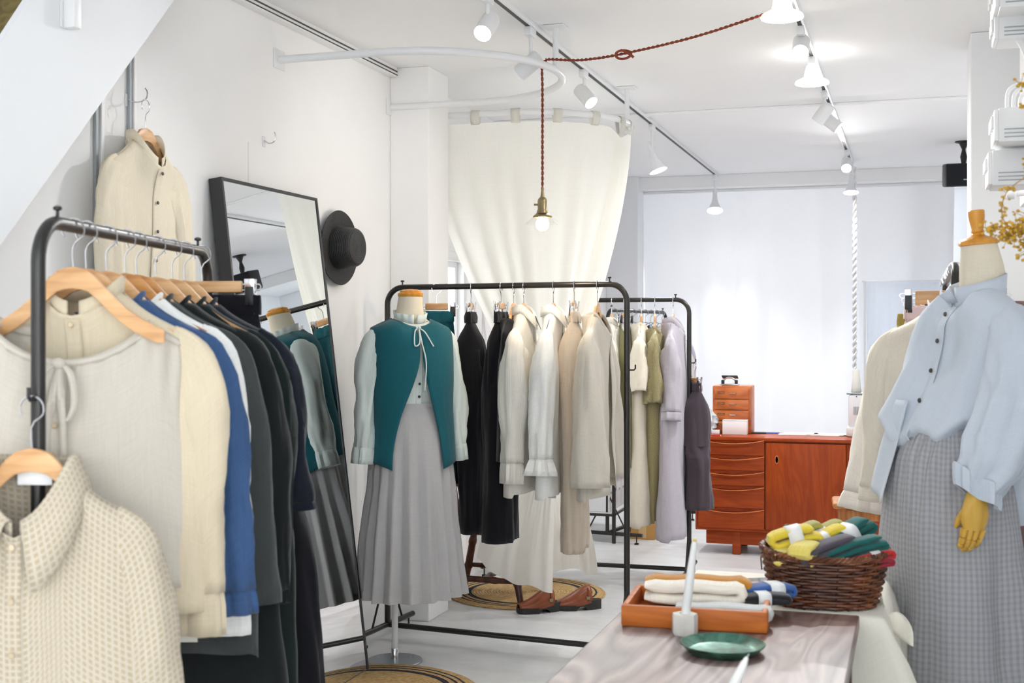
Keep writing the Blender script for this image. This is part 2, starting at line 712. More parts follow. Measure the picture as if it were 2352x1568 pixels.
w1 = window('window_1', 'x', XL - .05, WIN1, .05, (6.3,))
fr = MB()
fr.box((XL + .008, WIN1[0] - .02, 1.37), (.016, .05, .84), .003)
fr.box((XL + .008, WIN1[1] + .02, 1.37), (.016, .05, .84), .003)
fr.box((XL + .008, 6.18, WIN1[3] + .02), (.016, .72, .05), .003)
fr.build('casing', M['white'], w1, False)
window('window_2', 'y', YB + .05, WIN2, .06, (-1.32, -.55))
# ------------------------------------------------------------------ hangers, racks and cloth
HZ = .205
HTAB = [(0, 0), (.03, .008), (.065, .042), (.095, .071), (.13, .095), (.205, .132)]


def hz(x):
    """height of a hanger's shoulder line below the rail"""
    a = abs(x)
    if a > HZ:
        return -.075 - .132 - .9 * (a - HZ)
    return -.075 - interp(HTAB, a)[0]


def hook_pts(ztop=.0, zb=-.075):
    r = .021
    pts = arc((0, 0, ztop - r + .0145), r, radians(-35), radians(180), 14, (1, 0, 0), (0, 0, 1))
    pts = [Vector((p.x * -1, 0, p.z)) for p in pts]
    pts = pts[::1]
    e = pts[-1]
    tail = spline([(e.x, 0, e.z), (e.x * .9, 0, e.z - .012), (.0, 0, e.z - .030), (0, 0, zb)], 8)
    return pts + tail[1:]


def board_mesh(th=.013, M_=None):
    rings = []
    n = 25
    for i in range(n):
        x = (-1 + 2 * i / (n - 1)) * .176
        s = abs(x) / .176
        zt = hz(x)
        hgt = .040 - .012 * s
        if s > .97:
            hgt *= .8
        zb = zt - hgt
        yb = -.005 * s * s          # the arms bow forward
        t = th * (.45 + .55 * (1 - s))
        rings.append([Vector((x, yb - t * .35, zt)), Vector((x, yb + t * .35, zt)), Vector((x, yb + t * .5, zt - .006)), Vector((x, yb + t * .5, zb + .006)),
                      Vector((x, yb + t * .35, zb)), Vector((x, yb - t * .35, zb)), Vector((x, yb - t * .5, zb + .006)), Vector((x, yb - t * .5, zt - .006))])
    return MB().loft(rings, True, True, True)


def make_hanger(label, mat, loc, rot, group):
    t = thing('wooden_hanger', label, 'clothes hanger', loc, rot, group)
    board_mesh().build('shoulder_board', mat, t)
    MB().tube(hook_pts(), .0017, 6).build('hook', M['steel'], t)
    return t


def make_clip_hanger(label, mat, loc, rot, group, half=.13):
    t = thing('clip_hanger', label, 'clothes hanger', loc, rot, group)
    MB().box((0, 0, -.086), (half * 2, .012, .028), .004).build('bar', mat, t)
    MB().tube(hook_pts(), .0017, 6).build('hook', M['steel'], t)
    for s in (-1, 1):
        x = s * (half + .02)
        MB().tube([(s * half, 0, -.080), (x + s * .022, 0, -.080), (x + s * .026, 0, -.086), (x + s * .022, 0, -.094), (s * half, 0, -.094)], .0016, 6).build('wire_rail', M['steel'], t)
        c = MB()
        c.box((x, -.008, -.098), (.024, .003, .062), .001, Matrix.Rotation(.13, 3, 'X'))
        c.box((x, .008, -.098), (.024, .003, .062), .001, Matrix.Rotation(-.13, 3, 'X'))
        c.tube([(x - .012, 0, -.094), (x + .012, 0, -.094)], .005, 8)
        c.build('clip', M['steel'], t)
        MB().box((x, -.0115, -.108), (.020, .002, .044), .001).build('clip_pad', M['black'], t)
    return t


class Body:
    """A hanging garment's trunk: P(a, v), a = angle round it (0 = +x, pi/2 = back), v = 0 shoulders .. 1 hem."""

    def __init__(s, prof, zt, neck, zhem, amp=.012, k=7.0, seed=0, sq=.85, ws=None, gather=0, pleat=None, zf=1.0, skew=0):
        s.prof, s.zt, s.neck, s.zhem = prof, zt, neck, zhem
        s.amp, s.k, s.seed, s.sq, s.gather, s.pleat, s.zf, s.skew = amp, k, seed, sq, gather, pleat, zf, skew
        s.ws = ws or prof[0][1]

    def P(s, a, v, off=0.0):
        W, T = interp(s.prof, v)
        c, d = cos(a), sin(a)
        cx = math.copysign(abs(c) ** s.sq, c)
        dy = math.copysign(abs(d) ** s.sq, d)
        xt = s.ws * cx
        nw, nf, nb, ry = s.neck
        zt = s.zt(max(abs(xt), nw))
        x, y = W * cx, T * dy
        if nw:                                   # front and back meet along the shoulder seam
            e = max(0.0, 1 - (xt / nw) ** 2)
            y *= max(sqrt(min(1.0, v / .035)), min(1.0, e * 3))
        if nw and abs(xt) < nw:
            q = (1 - (xt / nw) ** 2) ** .8
            zt -= (nf if d < 0 else nb) * q
            y += math.copysign(ry * q * (1 - v) ** 5, d)
        z = zt + (s.zhem(cx, d) - zt) * v
        nx, ny = c / max(W, .02), d / max(T, .012)
        l = sqrt(nx * nx + ny * ny)
        nx, ny = nx / l, ny / l
        g = noise.noise(Vector((x * s.k, y * s.k * 1.6, z * 1.1 * s.zf + s.seed * 3.1)))
        g += .5 * noise.noise(Vector((x * s.k * 2.4, y * s.k * 3, z * 2.0 * s.zf - s.seed)))
        g += .25 * noise.noise(Vector((x * 11, y * 11, z * 9 + s.seed)))
        g2 = noise.noise(Vector((x * s.k * .8 + z * 2.2, y * s.k, z * 1.4 - x * 1.5 + s.seed * 1.7)))
        f = s.amp * (.25 + .75 * sst(0, .55, v)) * (g + .6 * g2) * 1.75
        if s.gather:
            f += s.gather * sst(0, .04, v) * (1 - sst(.05, .4, v)) * sin(x * 190 + 3 * noise.noise(Vector((x * 9, 0, s.seed))))
        if s.pleat:
            n_, pa = s.pleat
            f += pa * sst(0, .9, v) * (abs(((a * n_ / (2 * pi)) % 1) - .5) * 4 - 1)
        f += off
        return Vector((x + nx * f + s.skew * v, y + ny * f, z))

    def rings(s, n=72, m=34, a0=None, a1=None, v0=0, v1=1):
        out = []
        for j in range(m):
            v = v0 + (v1 - v0) * (j / (m - 1)) ** 1.25
            if a0 is None:
                out.append([s.P(2 * pi * i / n, v) for i in range(n)])
            else:
                b0 = a0(v) if callable(a0) else a0
                b1 = a1(v) if callable(a1) else a1
                out.append([s.P(b0 + (b1 - b0) * i / (n - 1), v) for i in range(n)])
        return out


def sleeve_rings(pts, ra, rb, seed, amp=.008, n=26, m=30, kz=9.0, twist=0.0):
    """tube whose cross-section is ra in the plane of the garment and rb front to back"""
    c = spline(pts, m)
    ta = [(i / (len(ra) - 1), r) for i, r in enumerate(ra)]
    tb = [(i / (len(rb) - 1), r) for i, r in enumerate(rb)]
    rings = []
    for i in range(m):
        t = i / (m - 1)
        d = (c[min(m - 1, i + 1)] - c[max(0, i - 1)]).normalized()
        yv = Vector((0, 1, 0))
        yv = (yv - d * yv.dot(d)).normalized()
        xv = yv.cross(d)
        if twist:
            R = Matrix.Rotation(twist * sst(.1, .5, t), 3, d)
            yv, xv = R @ yv, R @ xv
        a, b = interp(ta, t)[0], interp(tb, t)[0]
        ring = []
        for k in range(n):
            g = 2 * pi * k / n
            f = 1.0 * noise.noise(Vector((cos(g) * 1.9, sin(g) * 1.9, t * kz * .28 + seed * 5.7)))
            f += .55 * noise.noise(Vector((cos(g) * 3.4 + t * 2, sin(g) * 3.4, t * kz * .6 - seed * 2.3)))
            f += .22 * noise.noise(Vector((cos(g) * 6 - t * 3, sin(g) * 6, t * kz * 2 + seed)))
            f *= amp * 2.1 * (.45 + .55 * sst(.05, .4, t))
            ring.append(c[i] + xv * ((a + f) * cos(g)) + yv * ((b + f) * sin(g)))
        rings.append(ring)
    return rings


def collar_band(mb, nw, ry, zf, zb, h, gap=.12, flare=.004, n=40, lean=0, zt=None, ruffle=0):
    """stand collar round the neck opening; the gap is at the front"""
    lo, hi = [], []
    for i in range(n):
        a = -pi / 2 + gap + (2 * pi - 2 * gap) * i / (n - 1)
        x, y = nw * cos(a), ry * sin(a)
        f = (1 - sin(a)) / 2
        z = lerp(zb, zf, f)
        if zt:
            z = zt(x) + (zf if sin(a) < 0 else zb) * abs(sin(a)) ** 1.6 - .007
        rr = 1 + (ruffle * sin(a * 13) if ruffle else 0)
        lo.append(Vector((x, y, z - .006)))
        hi.append(Vector((x * (1 + flare * 10) * rr, y * (1 + flare * 10) * rr + lean, z + h)))
    mid = [(p + q) / 2 for p, q in zip(lo, hi)]
    mb.loft([lo, mid, hi], False)
    return mb


def collar_flap(mb, nw, ry, zf, zb, h, w_, point=.05, gap=.1, n=41, zt=None, sp=.4):
    """fold-over shirt collar: a band that turns over into a pointed leaf"""
    rows = [[] for _ in range(6)]
    for i in range(n):
        u = i / (n - 1)
        a = -pi / 2 + gap + (2 * pi - 2 * gap) * u
        x, y = nw * cos(a), ry * sin(a)
        f = (1 - sin(a)) / 2
        z = lerp(zb, zf, f)
        if zt:
            z = zt(x) + (zf if sin(a) < 0 else zb) * abs(sin(a)) ** 1.6 - .007
        e = max(0, 1 - min(u, 1 - u) / .22)
        ww = w_ + point * e ** 1.4
        dirx, diry = cos(a), sin(a)
        side = (1 if u < .5 else -1) * .032 * e
        rows[0].append(Vector((x, y, z - .004)))
        rows[1].append(Vector((x * 1.02, y * 1.02, z + h * .8)))
        rows[2].append(Vector((x * 1.05, y * 1.05, z + h)))
        rows[3].append(Vector((x * 1.05 + dirx * .010 + side * .2, y * 1.05 + diry * .010, z + h * .9)))
        rows[4].append(Vector((x * 1.05 + dirx * (.014 + sp * .5 * ww) + side * .6, y * 1.05 + diry * (.012 + sp * .35 * ww) - .006 * e, z + h * .5 - ww * .45)))
        rows[5].append(Vector((x * 1.05 + dirx * (.014 + sp * ww) + side, y * 1.05 + diry * (.012 + sp * .5 * ww) - .012 * e, z + h * .3 - ww)))
    mb.loft(rows, False)
    return mb


def placket(body, parent, mat, v0, v1, half=.015, off=.004, at=-pi / 2, name='placket'):
    rows = []
    for j in range(24):
        v = v0 + (v1 - v0) * j / 23
        c = body.P(at, v, off)
        rows.append([c + Vector((x, (.003 if abs(x) > half * .8 else 0), 0)) for x in (-half, -half * .8, 0, half * .8, half)])
    return MB().loft(rows, False).build(name, mat, parent)


def buttons(body, parent, mat, vs, at=-pi / 2, r=.0055, off=.008):
    for v in vs:
        c = body.P(at, v, off)
        mb = MB().lathe([(r, 0), (r, .002), (r * .8, .003)], 12, aim_matrix(c, (0, -1, .1)))
        mb.build('button', mat, parent)


def shirt(name, label, cat, mat, loc, rot, L=.70, W=.215, hem=.25, T=.05, neck=.08, nf=.06, nb=.012, ry=.04, sleeves=None, collar='stand', amp=.012,
          k=7, seed=1, front=True, nbuttons=0, btn=None, group=None, gather=0, hemcurve=0.0, tilt=0.0, prof=None, mat_in=None, hemskew=0.0, opened=0.0, sq=.85):
    t = thing(name, label, cat, loc, rot, group)
    if tilt:
        t.rotation_euler = (0, tilt, rot)
    pr = prof or [(0, W, .024), (.12, W * 1.04, T * .62), (.3, lerp(W, hem, .35) * 1.02, T * .95), (.65, lerp(W, hem, .75), T), (1, hem, T * 1.15)]
    zt = lambda x: hz(x) + .006
    zh = lambda cx, d: -.072 - L + hemcurve * (1 - cx * cx) * -1 + hemcurve + hemskew * cx + (.015 if d < 0 else 0)
    b = Body(pr, zt, (neck, nf, nb, ry), zh, amp, k, seed, ws=W, gather=gather, sq=sq)
    mb = MB()
    if opened:
        mb.loft(b.rings(74, 36, lambda v: -pi / 2 + opened * sst(.0, .5, v) + .01, lambda v: 1.5 * pi - opened * sst(.0, .5, v) - .01), False)
    else:
        mb.loft(b.rings(), True)
    mb.build('body', mat, t, solid=.0016, angle=0)
    if sleeves:
        for s in (-1, 1):
            q = dict(L=.5, out=.07, a0=.085, a1=.055, b0=.035, b1=.03, cuff=.05, yo=0.0, amp=.008, twist=0.0, mid=None)
            q.update(sleeves)
            if 'only' in q and q['only'] != s:
                continue
            xs = W
            z0 = zt(xs)
            a0 = q['a0']
            a0 *= .78
            pts = [(s * (xs * .66), 0, zt(xs * .66) - a0 * .98), (s * (xs * .88), q['yo'] * .1, zt(xs * .9) - a0 * 1.15), (s * (xs * .97 + q['out'] * .2), q['yo'] * .3, z0 - q['L'] * .32),
                   (s * (xs * .97 + q['out'] * .6), q['yo'] * .8, z0 - q['L'] * .66), (s * (xs * .97 + q['out']), q['yo'], z0 - q['L'])]
            ra = [a0 * .9, a0 * .98, lerp(a0, q['a1'], .3), lerp(a0, q['a1'], .75), q['a1']]
            rb = [.012, q['b0'] * .62, q['b0'] * .85, lerp(q['b0'], q['b1'], .5) * .9, q['b1'] * .85]
            rg = sleeve_rings(pts, ra, rb, seed + s * 3.3, q['amp'], twist=q['twist'] * s)
            sl = MB().loft(rg, True).build('sleeve', mat, t, solid=.0016, angle=0)
            if q['cuff']:
                e = Vector(pts[-1])
                cf = []
                dn = (Vector(pts[-1]) - Vector(pts[-2])).normalized()
                last = rg[-1]
                cen = sum(last, Vector()) / len(last)
                for j, sc in enumerate((.93, 1.0, 1.01, 1.0)):
                    cf.append([cen + (p - cen) * (sc if not q.get('flare') else sc + j * q['flare']) + dn * (q['cuff'] * (j - .15) / 3) for p in last])
                MB().loft(cf, True).build('cuff', mat, sl, solid=.0028)
    if collar == 'stand':
        zn = lambda x: zt(neck)
        MB_ = collar_band(MB(), neck * .98, ry + .016, -nf, -nb, .034, .16, zt=zn)
        MB_.build('collar', mat, t, solid=.003)
    elif collar == 'flap':
        collar_flap(MB(), neck * .98, ry + .014, -nf, -nb, .034 if ry > .042 else .026, .05 if ry > .042 else .022, .04 if ry > .042 else .02, zt=lambda x: zt(neck), sp=.4 if ry > .042 else .12).build('collar', mat, t, solid=.003)
    elif collar == 'facing':
        collar_band(MB(), neck * .97, ry + .016, -nf - .006, -nb - .010, .014, .02, zt=lambda x: zt(neck)).build('collar', mat, t, solid=.003)
    if front:
        placket(b, t, mat, .012, .985)
    if nbuttons:
        buttons(b, t, btn or M['btn_shell'], [.03 + (.9) * i / nbuttons for i in range(nbuttons)])
    return t, b


def trousers(label, mat, loc, rot, L=.95, hw=.17, legw=.13, T=.035, amp=.010, seed=1, group=None, spread=.0, name='trousers', z0=-.108, k=9, waist_mat=None, b1=None):
    t = thing(name, label, 'trousers', loc, rot, group)
    band = Body([(0, hw, .012), (1, hw, .016)], lambda x: z0, (0, 0, 0, 0), lambda c, d: z0 - .045, .004, 40, seed, sq=.7)
    rg = []
    for j in range(9):
        v = j / 8
        r = []
        for i in range(90):
            a = 2 * pi * i / 90
            p = band.P(a, v)
            q = .006 * sin(a * 22 + seed) * (1 - .3 * abs(2 * v - 1))
            r.append(p + Vector((0, math.copysign(q, sin(a)), .003 * sin(a * 22))))
        rg.append(r)
    MB().loft(rg, True, True).build('waistband', waist_mat or mat, t, angle=0)
    crotch = .34
    hip = Body([(0, hw * .98, .014), (.3, hw * 1.1, T), (1, hw * 1.2, T * 1.1)], lambda x: z0 - .043, (0, 0, 0, 0), lambda c, d: z0 - crotch, amp, k * 1.4, seed, sq=.8)
    MB().loft(hip.rings(72, 16), True).build('hip', mat, t, angle=0)
    for s in (-1, 1):
        x0 = s * hw * .56
        pts = [(x0, 0, z0 - .16), (s * hw * .6, 0, z0 - crotch), (s * (hw * .6 + spread * .5), 0, z0 - L * .65), (s * (hw * .58 + spread), 0, z0 - L)]
        rg = sleeve_rings(pts, [hw * .48, hw * .58, legw * .54, legw * .5], [T * .9, T * 1.15, T, b1 or T * .8], seed + s, amp, 34, 34, 6)
        MB().loft(rg, True).build('trouser_leg', mat, t, solid=.0015, angle=0)
    return t


def rack(name, label, p0, p1, h, hooks=(), group='black garment racks', ends=(1, 1)):
    p0, p1 = Vector(p0), Vector(p1)
    mid = (p0 + p1) / 2
    d = p1 - p0
    ang = atan2(d.y, d.x)
    hw = d.length / 2
    t = thing(name, label, 'clothes rack', (mid.x, mid.y, 0), ang, group)
    R, r = .075, .0125
    zb = .06
    pts = [Vector((-hw, 0, zb))] + [Vector((-hw, 0, z)) for z in (.5, 1.0, h - R - .02)]
    pts += arc((-hw + R, 0, h - R), R, pi, pi / 2, 9, (1, 0, 0), (0, 0, 1))
    pts += arc((hw - R, 0, h - R), R, pi / 2, 0, 9, (1, 0, 0), (0, 0, 1))
    pts += [Vector((hw, 0, z)) for z in (1.0, .5)] + [Vector((hw, 0, zb))]
    MB().tube(pts, r, 12).build('frame', M['black_metal'], t)
    MB().tube([(-hw, 0, zb), (hw, 0, zb)], r, 12).build('base_bar', M['black_metal'], t)
    for i, s in enumerate((-1, 1)):
        if not ends[i]:
            continue
        f = MB().tube([(s * hw, -.24, zb), (s * hw, .24, zb)], r, 12).build('foot', M['black_metal'], t)
        for q in (-.2, .2):
            MB().lathe([(.004, zb), (.004, .012), (.014, .010), (.014, 0)][::-1], 12, Matrix.Translation((s * hw, q, 0))).build('glide', M['black'], f)
        for q in (-1, 1):
            MB().tube([(s * hw, q * .012, .30), (s * hw, q * .14, zb)], .005, 8).build('brace', M['black_metal'], t)
        MB().lathe([(.003, 0), (.003, .012), (.008, .014), (.008, .019), (.003, .021)], 10, Matrix.Translation((s * (hw - R), 0, h + r - .002))).build('knob', M['black'], t)
    for s, z in hooks:
        MB().tube([(s * hw, 0, z), (s * (hw + .03), 0, z), (s * (hw + .036), 0, z + .006), (s * (hw + .036), 0, z + .022)], .0035, 8).build('side_hook', M['black'], t)
    return t, (lambda u: t.matrix_basis @ Vector((lerp(-hw, hw, u), 0, h))), ang, hw
# ------------------------------------------------------------------ fabrics
F = {}
for nm, rgb, kw in (
    ('cream_slub', (198, 191, 178), {}), ('cream_cotton', (212, 199, 172), {}), ('blue_linen', (60, 88, 130), dict(amount=.16)), ('white_cotton', (240, 240, 236), {}),
    ('charcoal', (62, 66, 66), dict(amount=.1)), ('black_green', (22, 27, 27), dict(amount=.15)), ('dark_green', (20, 33, 31), dict(amount=.2)), ('navy_wool', (26, 31, 42), dict(amount=.3)),
    ('black_navy', (17, 18, 24), dict(amount=.1)), ('wall_cream', (232, 221, 198), {}),
    ('teal', (24, 92, 104), dict(amount=.13)), ('mint', (216, 226, 222), {}), ('white_linen', (238, 239, 236), {}),
    ('beige', (206, 192, 174), {}), ('oat', (206, 200, 188), {}), ('oat_light', (214, 209, 198), {}), ('ecru', (232, 224, 208), {}), ('olive', (150, 150, 112), {}), ('lavender', (188, 182, 192), dict(amount=.08)),
    ('mauve_dark', (78, 68, 76), {}), ('sky', (206, 215, 226), dict(amount=.04)), ('pink', (214, 190, 192), {}), ('mauve', (150, 122, 120), {}), ('khaki', (150, 134, 70), dict(amount=.2)),
    ('off_white', (236, 232, 222), {}), ('pale_lilac', (214, 208, 226), {}), ('greige', (190, 180, 170), {}), ('pale_aqua', (206, 220, 222), {}), ('navy', (38, 44, 66), {}),
):
    F[nm] = mat_fabric(nm.replace('_', ' '), rgb, **kw)
F['gingham'] = mat_fabric('tan gingham seersucker', (198, 189, 171), 'gingham', (178, 163, 138), .0108)
F['grey_check'] = mat_fabric('grey check', (178, 178, 181), 'check', (154, 155, 159), .0155)
F['grey_twill'] = mat_fabric('grey twill', (188, 187, 188), 'herring', (168, 167, 169), .006)
F['stripe'] = mat_fabric('fine stripe', (232, 230, 222), 'stripe', (196, 191, 181), .0038)
F['tweed'] = mat_fabric('khaki tweed', (176, 166, 128), 'tweed', (132, 122, 84))
F['curtain'] = mat_fabric('cream muslin', (254, 252, 246), trans=.5, amount=.03, sheen=0)
F['sheer'] = mat_fabric('white sheer', (236, 237, 240), trans=.125, amount=.02, sheen=0)
F['blue_cloth'] = mat_fabric('pale blue cloth', (234, 241, 250), trans=.55, amount=.03)
F['drape'] = mat_fabric('ecru drape', (240, 236, 222), amount=.04)
M['btn_shell'] = mat_plain('shell button', (206, 186, 156), .3, 0, .6, .15)
M['btn_dark'] = mat_plain('dark horn button', (52, 42, 36), .3, 0, .6, .2)


def u_at(p0, p1, px):
    k = (px - 1176) / FPX
    f = lambda p: (p[0] * CS + p[1] * SN) - k * (-p[0] * SN + p[1] * CS)
    a, b = f(p0), f(p1)
    return a / (a - b)


# ------------------------------------------------------------------ rack beside the mirror, nearest the camera
R0a, R0b = P(88, 500, 2.2), P(478, 560, 3.1)
rk0, at0, ang0, hw0 = rack('clothes_rack', 'black tube clothes rack full of cream, blue and black garments beside the mirror', R0a, R0b, 1.548, ((-1, 1.235),))
HG0 = 'hangers on the rack beside the mirror'
GG0 = 'garments on the rack beside the mirror'
rot0 = ang0 - pi / 2


def hang0(px):
    return at0(u_at(R0a, R0b, px))


def place(t, p, dr=0):
    t.location = p
    return t


hangs = [
    (168, 'hanger_wood', 'front beech wooden hanger holding the tie-neck cream blouse'),
    (198, 'hanger_wood', 'second beech wooden hanger, behind the tie-neck blouse, holding the cream shirt'),
    (245, 'hanger_wood', 'beech wooden hanger holding the blue linen shirt'),
    (288, 'hanger_dark', 'honey coloured wooden hanger holding the white shirt behind the blue one'),
    (314, 'hanger_dark', 'honey coloured wooden hanger holding the charcoal grey dress'),
    (358, 'hanger_wood', 'wooden hanger holding the black-green coat behind the charcoal dress'),
    (396, 'hanger_wood', 'wooden hanger holding the dark green dress'),
    (424, 'hanger_wood', 'wooden hanger holding the navy wool dress, next to the clip hanger'),
]
hg0 = None
for px, m, lab in hangs:
    p = hang0(px)
    jit = random.uniform(-.05, .05)
    if m == 'hanger_wood' and hg0 is not None:
        dup(hg0, lab, p, rot0 + jit, HG0)
    else:
        h = make_hanger(lab, M[m], p, rot0 + (0 if px == 168 else jit), HG0)
        if m == 'hanger_wood':
            hg0 = h
HGW = hg0

t, b = shirt('blouse', 'cream slub blouse with gathered wide neck and tied bow at the front of the rack', 'blouse', F['cream_slub'], hang0(168), rot0 + .22, L=.60, W=.20, hem=.245, T=.055,
             neck=.145, nf=.075, nb=.02, ry=.035, collar='facing', amp=.010, seed=2, gather=.006, group=GG0, nbuttons=7, tilt=.05,
             prof=[(0, .20, .019), (.1, .206, .035), (.35, .222, .05), (.7, .244, .055), (1, .258, .06)], hemcurve=0)
for a0_, a1_ in ((-pi, 0), (0, pi)):
    rr = []
    for v_ in (.0, .014, .028):
        rr.append([b.P(lerp(a0_, a1_, i / 60), v_, .003) for i in range(61)])
    MB().loft(rr, False).build('neck_binding', F['cream_slub'], t, solid=.002)
# tie bow on the blouse
c = b.P(-pi / 2, .012, .022)
bow = MB()
for s in (-1, 1):
    loop = spline([(c.x, c.y, c.z), (c.x + s * .022, c.y - .014, c.z - .02), (c.x + s * .030, c.y - .012, c.z - .075), (c.x + s * .014, c.y - .01, c.z - .105), (c.x + s * .004, c.y - .01, c.z - .05), (c.x, c.y - .004, c.z)], 22)
    bow.loft([[p + Vector((0, 0, 0)), p + Vector((.011, .002, .002))] for p in loop], False)
    tail = spline([(c.x, c.y, c.z), (c.x + s * .012, c.y - .012, c.z - .09), (c.x + s * .014 + .006, c.y - .01, c.z - .2), (c.x + s * .02 + .01, c.y - .012, c.z - .30 - .02 * s)], 16)
    bow.loft([[p, p + Vector((.010, .001, .001))] for p in tail], False)
bow.sphere(c + Vector((.004, -.006, 0)), .010, 10, (1.1, .7, .9))
bow.build('tie_bow', F['cream_slub'], t, solid=.002)

t, b = shirt('shirt', 'cream cotton shirt with stand collar and long cuffed sleeves behind the tie-neck blouse', 'shirt', F['cream_cotton'], hang0(198), rot0, L=.66, W=.215, hem=.25, T=.045, neck=.07, nf=.05,
             sleeves=dict(L=.475, out=.012, a0=.085, a1=.046, cuff=.085, b1=.028, amp=.007), amp=.012, seed=5, group=GG0, nbuttons=6)
t, b = shirt('shirt', 'blue linen shirt with long sleeves on the rack beside the mirror', 'shirt', F['blue_linen'], hang0(245), rot0, L=.62, W=.215, hem=.25, T=.04, neck=.075, nf=.05,
             sleeves=dict(L=.49, out=.042, a0=.088, a1=.053, cuff=.05, amp=.009), collar='facing', seed=8, group=GG0)
t, b = shirt('shirt', 'white cotton shirt between the blue shirt and the charcoal dress', 'shirt', F['white_cotton'], hang0(288), rot0, L=.64, W=.205, hem=.235, T=.035, neck=.075, nf=.05,
             sleeves=dict(L=.56, out=.01, a0=.08, a1=.05, cuff=.05), collar='facing', seed=11, group=GG0)
t, b = shirt('dress', 'charcoal grey dress with long sleeves behind the white shirt', 'dress', F['charcoal'], hang0(314), rot0, L=.80, W=.215, hem=.25, T=.04, neck=.075, nf=.05,
             sleeves=dict(L=.55, out=.04, a0=.085, a1=.06, cuff=0, amp=.006), collar='facing', seed=14, group=GG0)
t, b = shirt('coat', 'long black-green coat with long sleeves behind the charcoal dress', 'coat', F['black_green'], hang0(358), rot0, L=.93, W=.22, hem=.29, T=.045, neck=.075, nf=.05,
             sleeves=dict(L=.54, out=.02, a0=.085, a1=.06, cuff=.03), collar='facing', seed=17, group=GG0)
t, b = shirt('dress', 'dark green dress with gathered cuffs near the end of the rack', 'dress', F['dark_green'], hang0(396), rot0, L=.95, W=.215, hem=.30, T=.05, neck=.075, nf=.05,
             sleeves=dict(L=.52, out=.02, a0=.09, a1=.05, cuff=.02), collar='facing', seed=20, group=GG0)
t, b = shirt('dress', 'navy wool dress between the dark green dress and the trousers', 'dress', F['navy_wool'], hang0(424), rot0, L=.90, W=.215, hem=.28, T=.045, neck=.075, nf=.05,
             sleeves=dict(L=.38, out=.03, a0=.09, a1=.055, cuff=.02), collar='facing', seed=23, group=GG0)
chg = make_clip_hanger('wooden clip hanger holding black trousers at the end of the rack beside the mirror', M['hanger_wood'], hang0(464), rot0, HG0, .10)
trousers('wide black-navy trousers with elastic waist, last on the rack beside the mirror', F['black_navy'], hang0(464), rot0, L=.97, hw=.145, legw=.23, T=.05, seed=4, group=GG0, spread=.11)

# gingham shirt on the side hook
ph = rk0.matrix_basis @ Vector((-hw0 - .024, 0, 1.235 - .008))
dup(HGW, 'beech wooden hanger on the side hook of the rack, holding the gingham shirt', ph, radians(14), HG0)
t, b = shirt('shirt', 'cream and tan gingham seersucker shirt hanging from the side hook of the rack', 'shirt', F['gingham'], ph, radians(14), L=.66, W=.186, hem=.215, T=.07, neck=.068, nf=.105, nb=.008, ry=.045,
             sleeves=dict(L=.50, out=.04, a0=.08, a1=.06, b0=.045, cuff=.05, amp=.006), collar='flap', amp=.008, seed=31, nbuttons=5)
c = b.P(pi / 2, .03, -.004)
MB().box((0, .012, -.122), (.062, .002, .036), .001).build('neck_label', M['white'], t)

# hang tags
def tag_card(label, p, rz, w_, h_, cord=.07, parent=None, marks=True):
    t = thing('price_tag', label, 'tag', p, rz, 'paper hang tags')
    MB().tube([(0, 0, 0), (.004, 0, -cord * .5), (0, 0, -cord)], .0007, 5).build('string', M['black'], t)
    c = MB().box((0, 0, -cord - h_ / 2 + .004), (w_, .0012, h_), .0004).build('card', M['card'], t, False)
    if marks:
        m_ = MB()
        for i in range(5):
            z = -cord - h_ + .016 + i * .011
            m_.box((w_ * .22, -.001, z), (.004, .0006, .0012))
            m_.box((w_ * .22 - .0018, -.001, z + .0025), (.0009, .0006, .005))
        m_.build('lettering', M['dark_grey'], c, False)
    return t


M['card'] = mat_plain('paper card', (236, 234, 226), .7, 0, .3, .01)
tag_card('tall off-white paper hang tag below the hem of the cream shirt', P(383, 1352, 2.28), rot0, .038, .095, .03)
tag_card('small off-white paper tag tucked under the cream shirt cuff', P(432, 1395, 2.42), rot0 + .1, .036, .05, .02, None, False)

# ------------------------------------------------------------------ shirt on the wall
pw = PX(336, 250, XL + .072)
pw.z = PX(323, 240, XL).z
def wall_hook(label, p, k=1.0):
    t = thing('wall_hook', label, 'hook', (XL, p.y, p.z), 0, 'chrome hooks on the white wall')
    MB().box((.002, 0, .0), (.004, .02, .04), .001).build('plate', M['plastic'], t)
    MB().tube(spline([(.003, 0, .004), (.05 * k, 0, -.008), (.095 * k, 0, .0), (.102 * k, 0, .022), (.092 * k, .0, .034)], 14), .0022, 8).build('hook', M['steel'], t)
    return t


wall_hook('chrome wall hook from which the cream shirt hangs', pw, .74)
p2 = PX(605, 325, XL)
wall_hook('empty chrome wall hook above the leaning mirror', p2, .5)
hp = Vector((XL + .070, pw.y, pw.z - .016))
rw = radians(90)
dup(HGW, 'beech wooden hanger on the wall hook, holding the cream stand-collar shirt', hp, rw, 'hanger on the wall')
t, b = shirt('shirt', 'long cream shirt with stand collar and dark buttons hanging high on the white wall', 'shirt', F['wall_cream'], hp, rw, L=.84, W=.19, hem=.205, T=.032, neck=.068, nf=.085, nb=.005, ry=.035,
             sleeves=dict(L=.56, out=.02, a0=.08, a1=.05, b0=.03, b1=.025, cuff=.05, yo=-.005), collar='stand', amp=.007, seed=37, nbuttons=7, btn=M['btn_dark'])

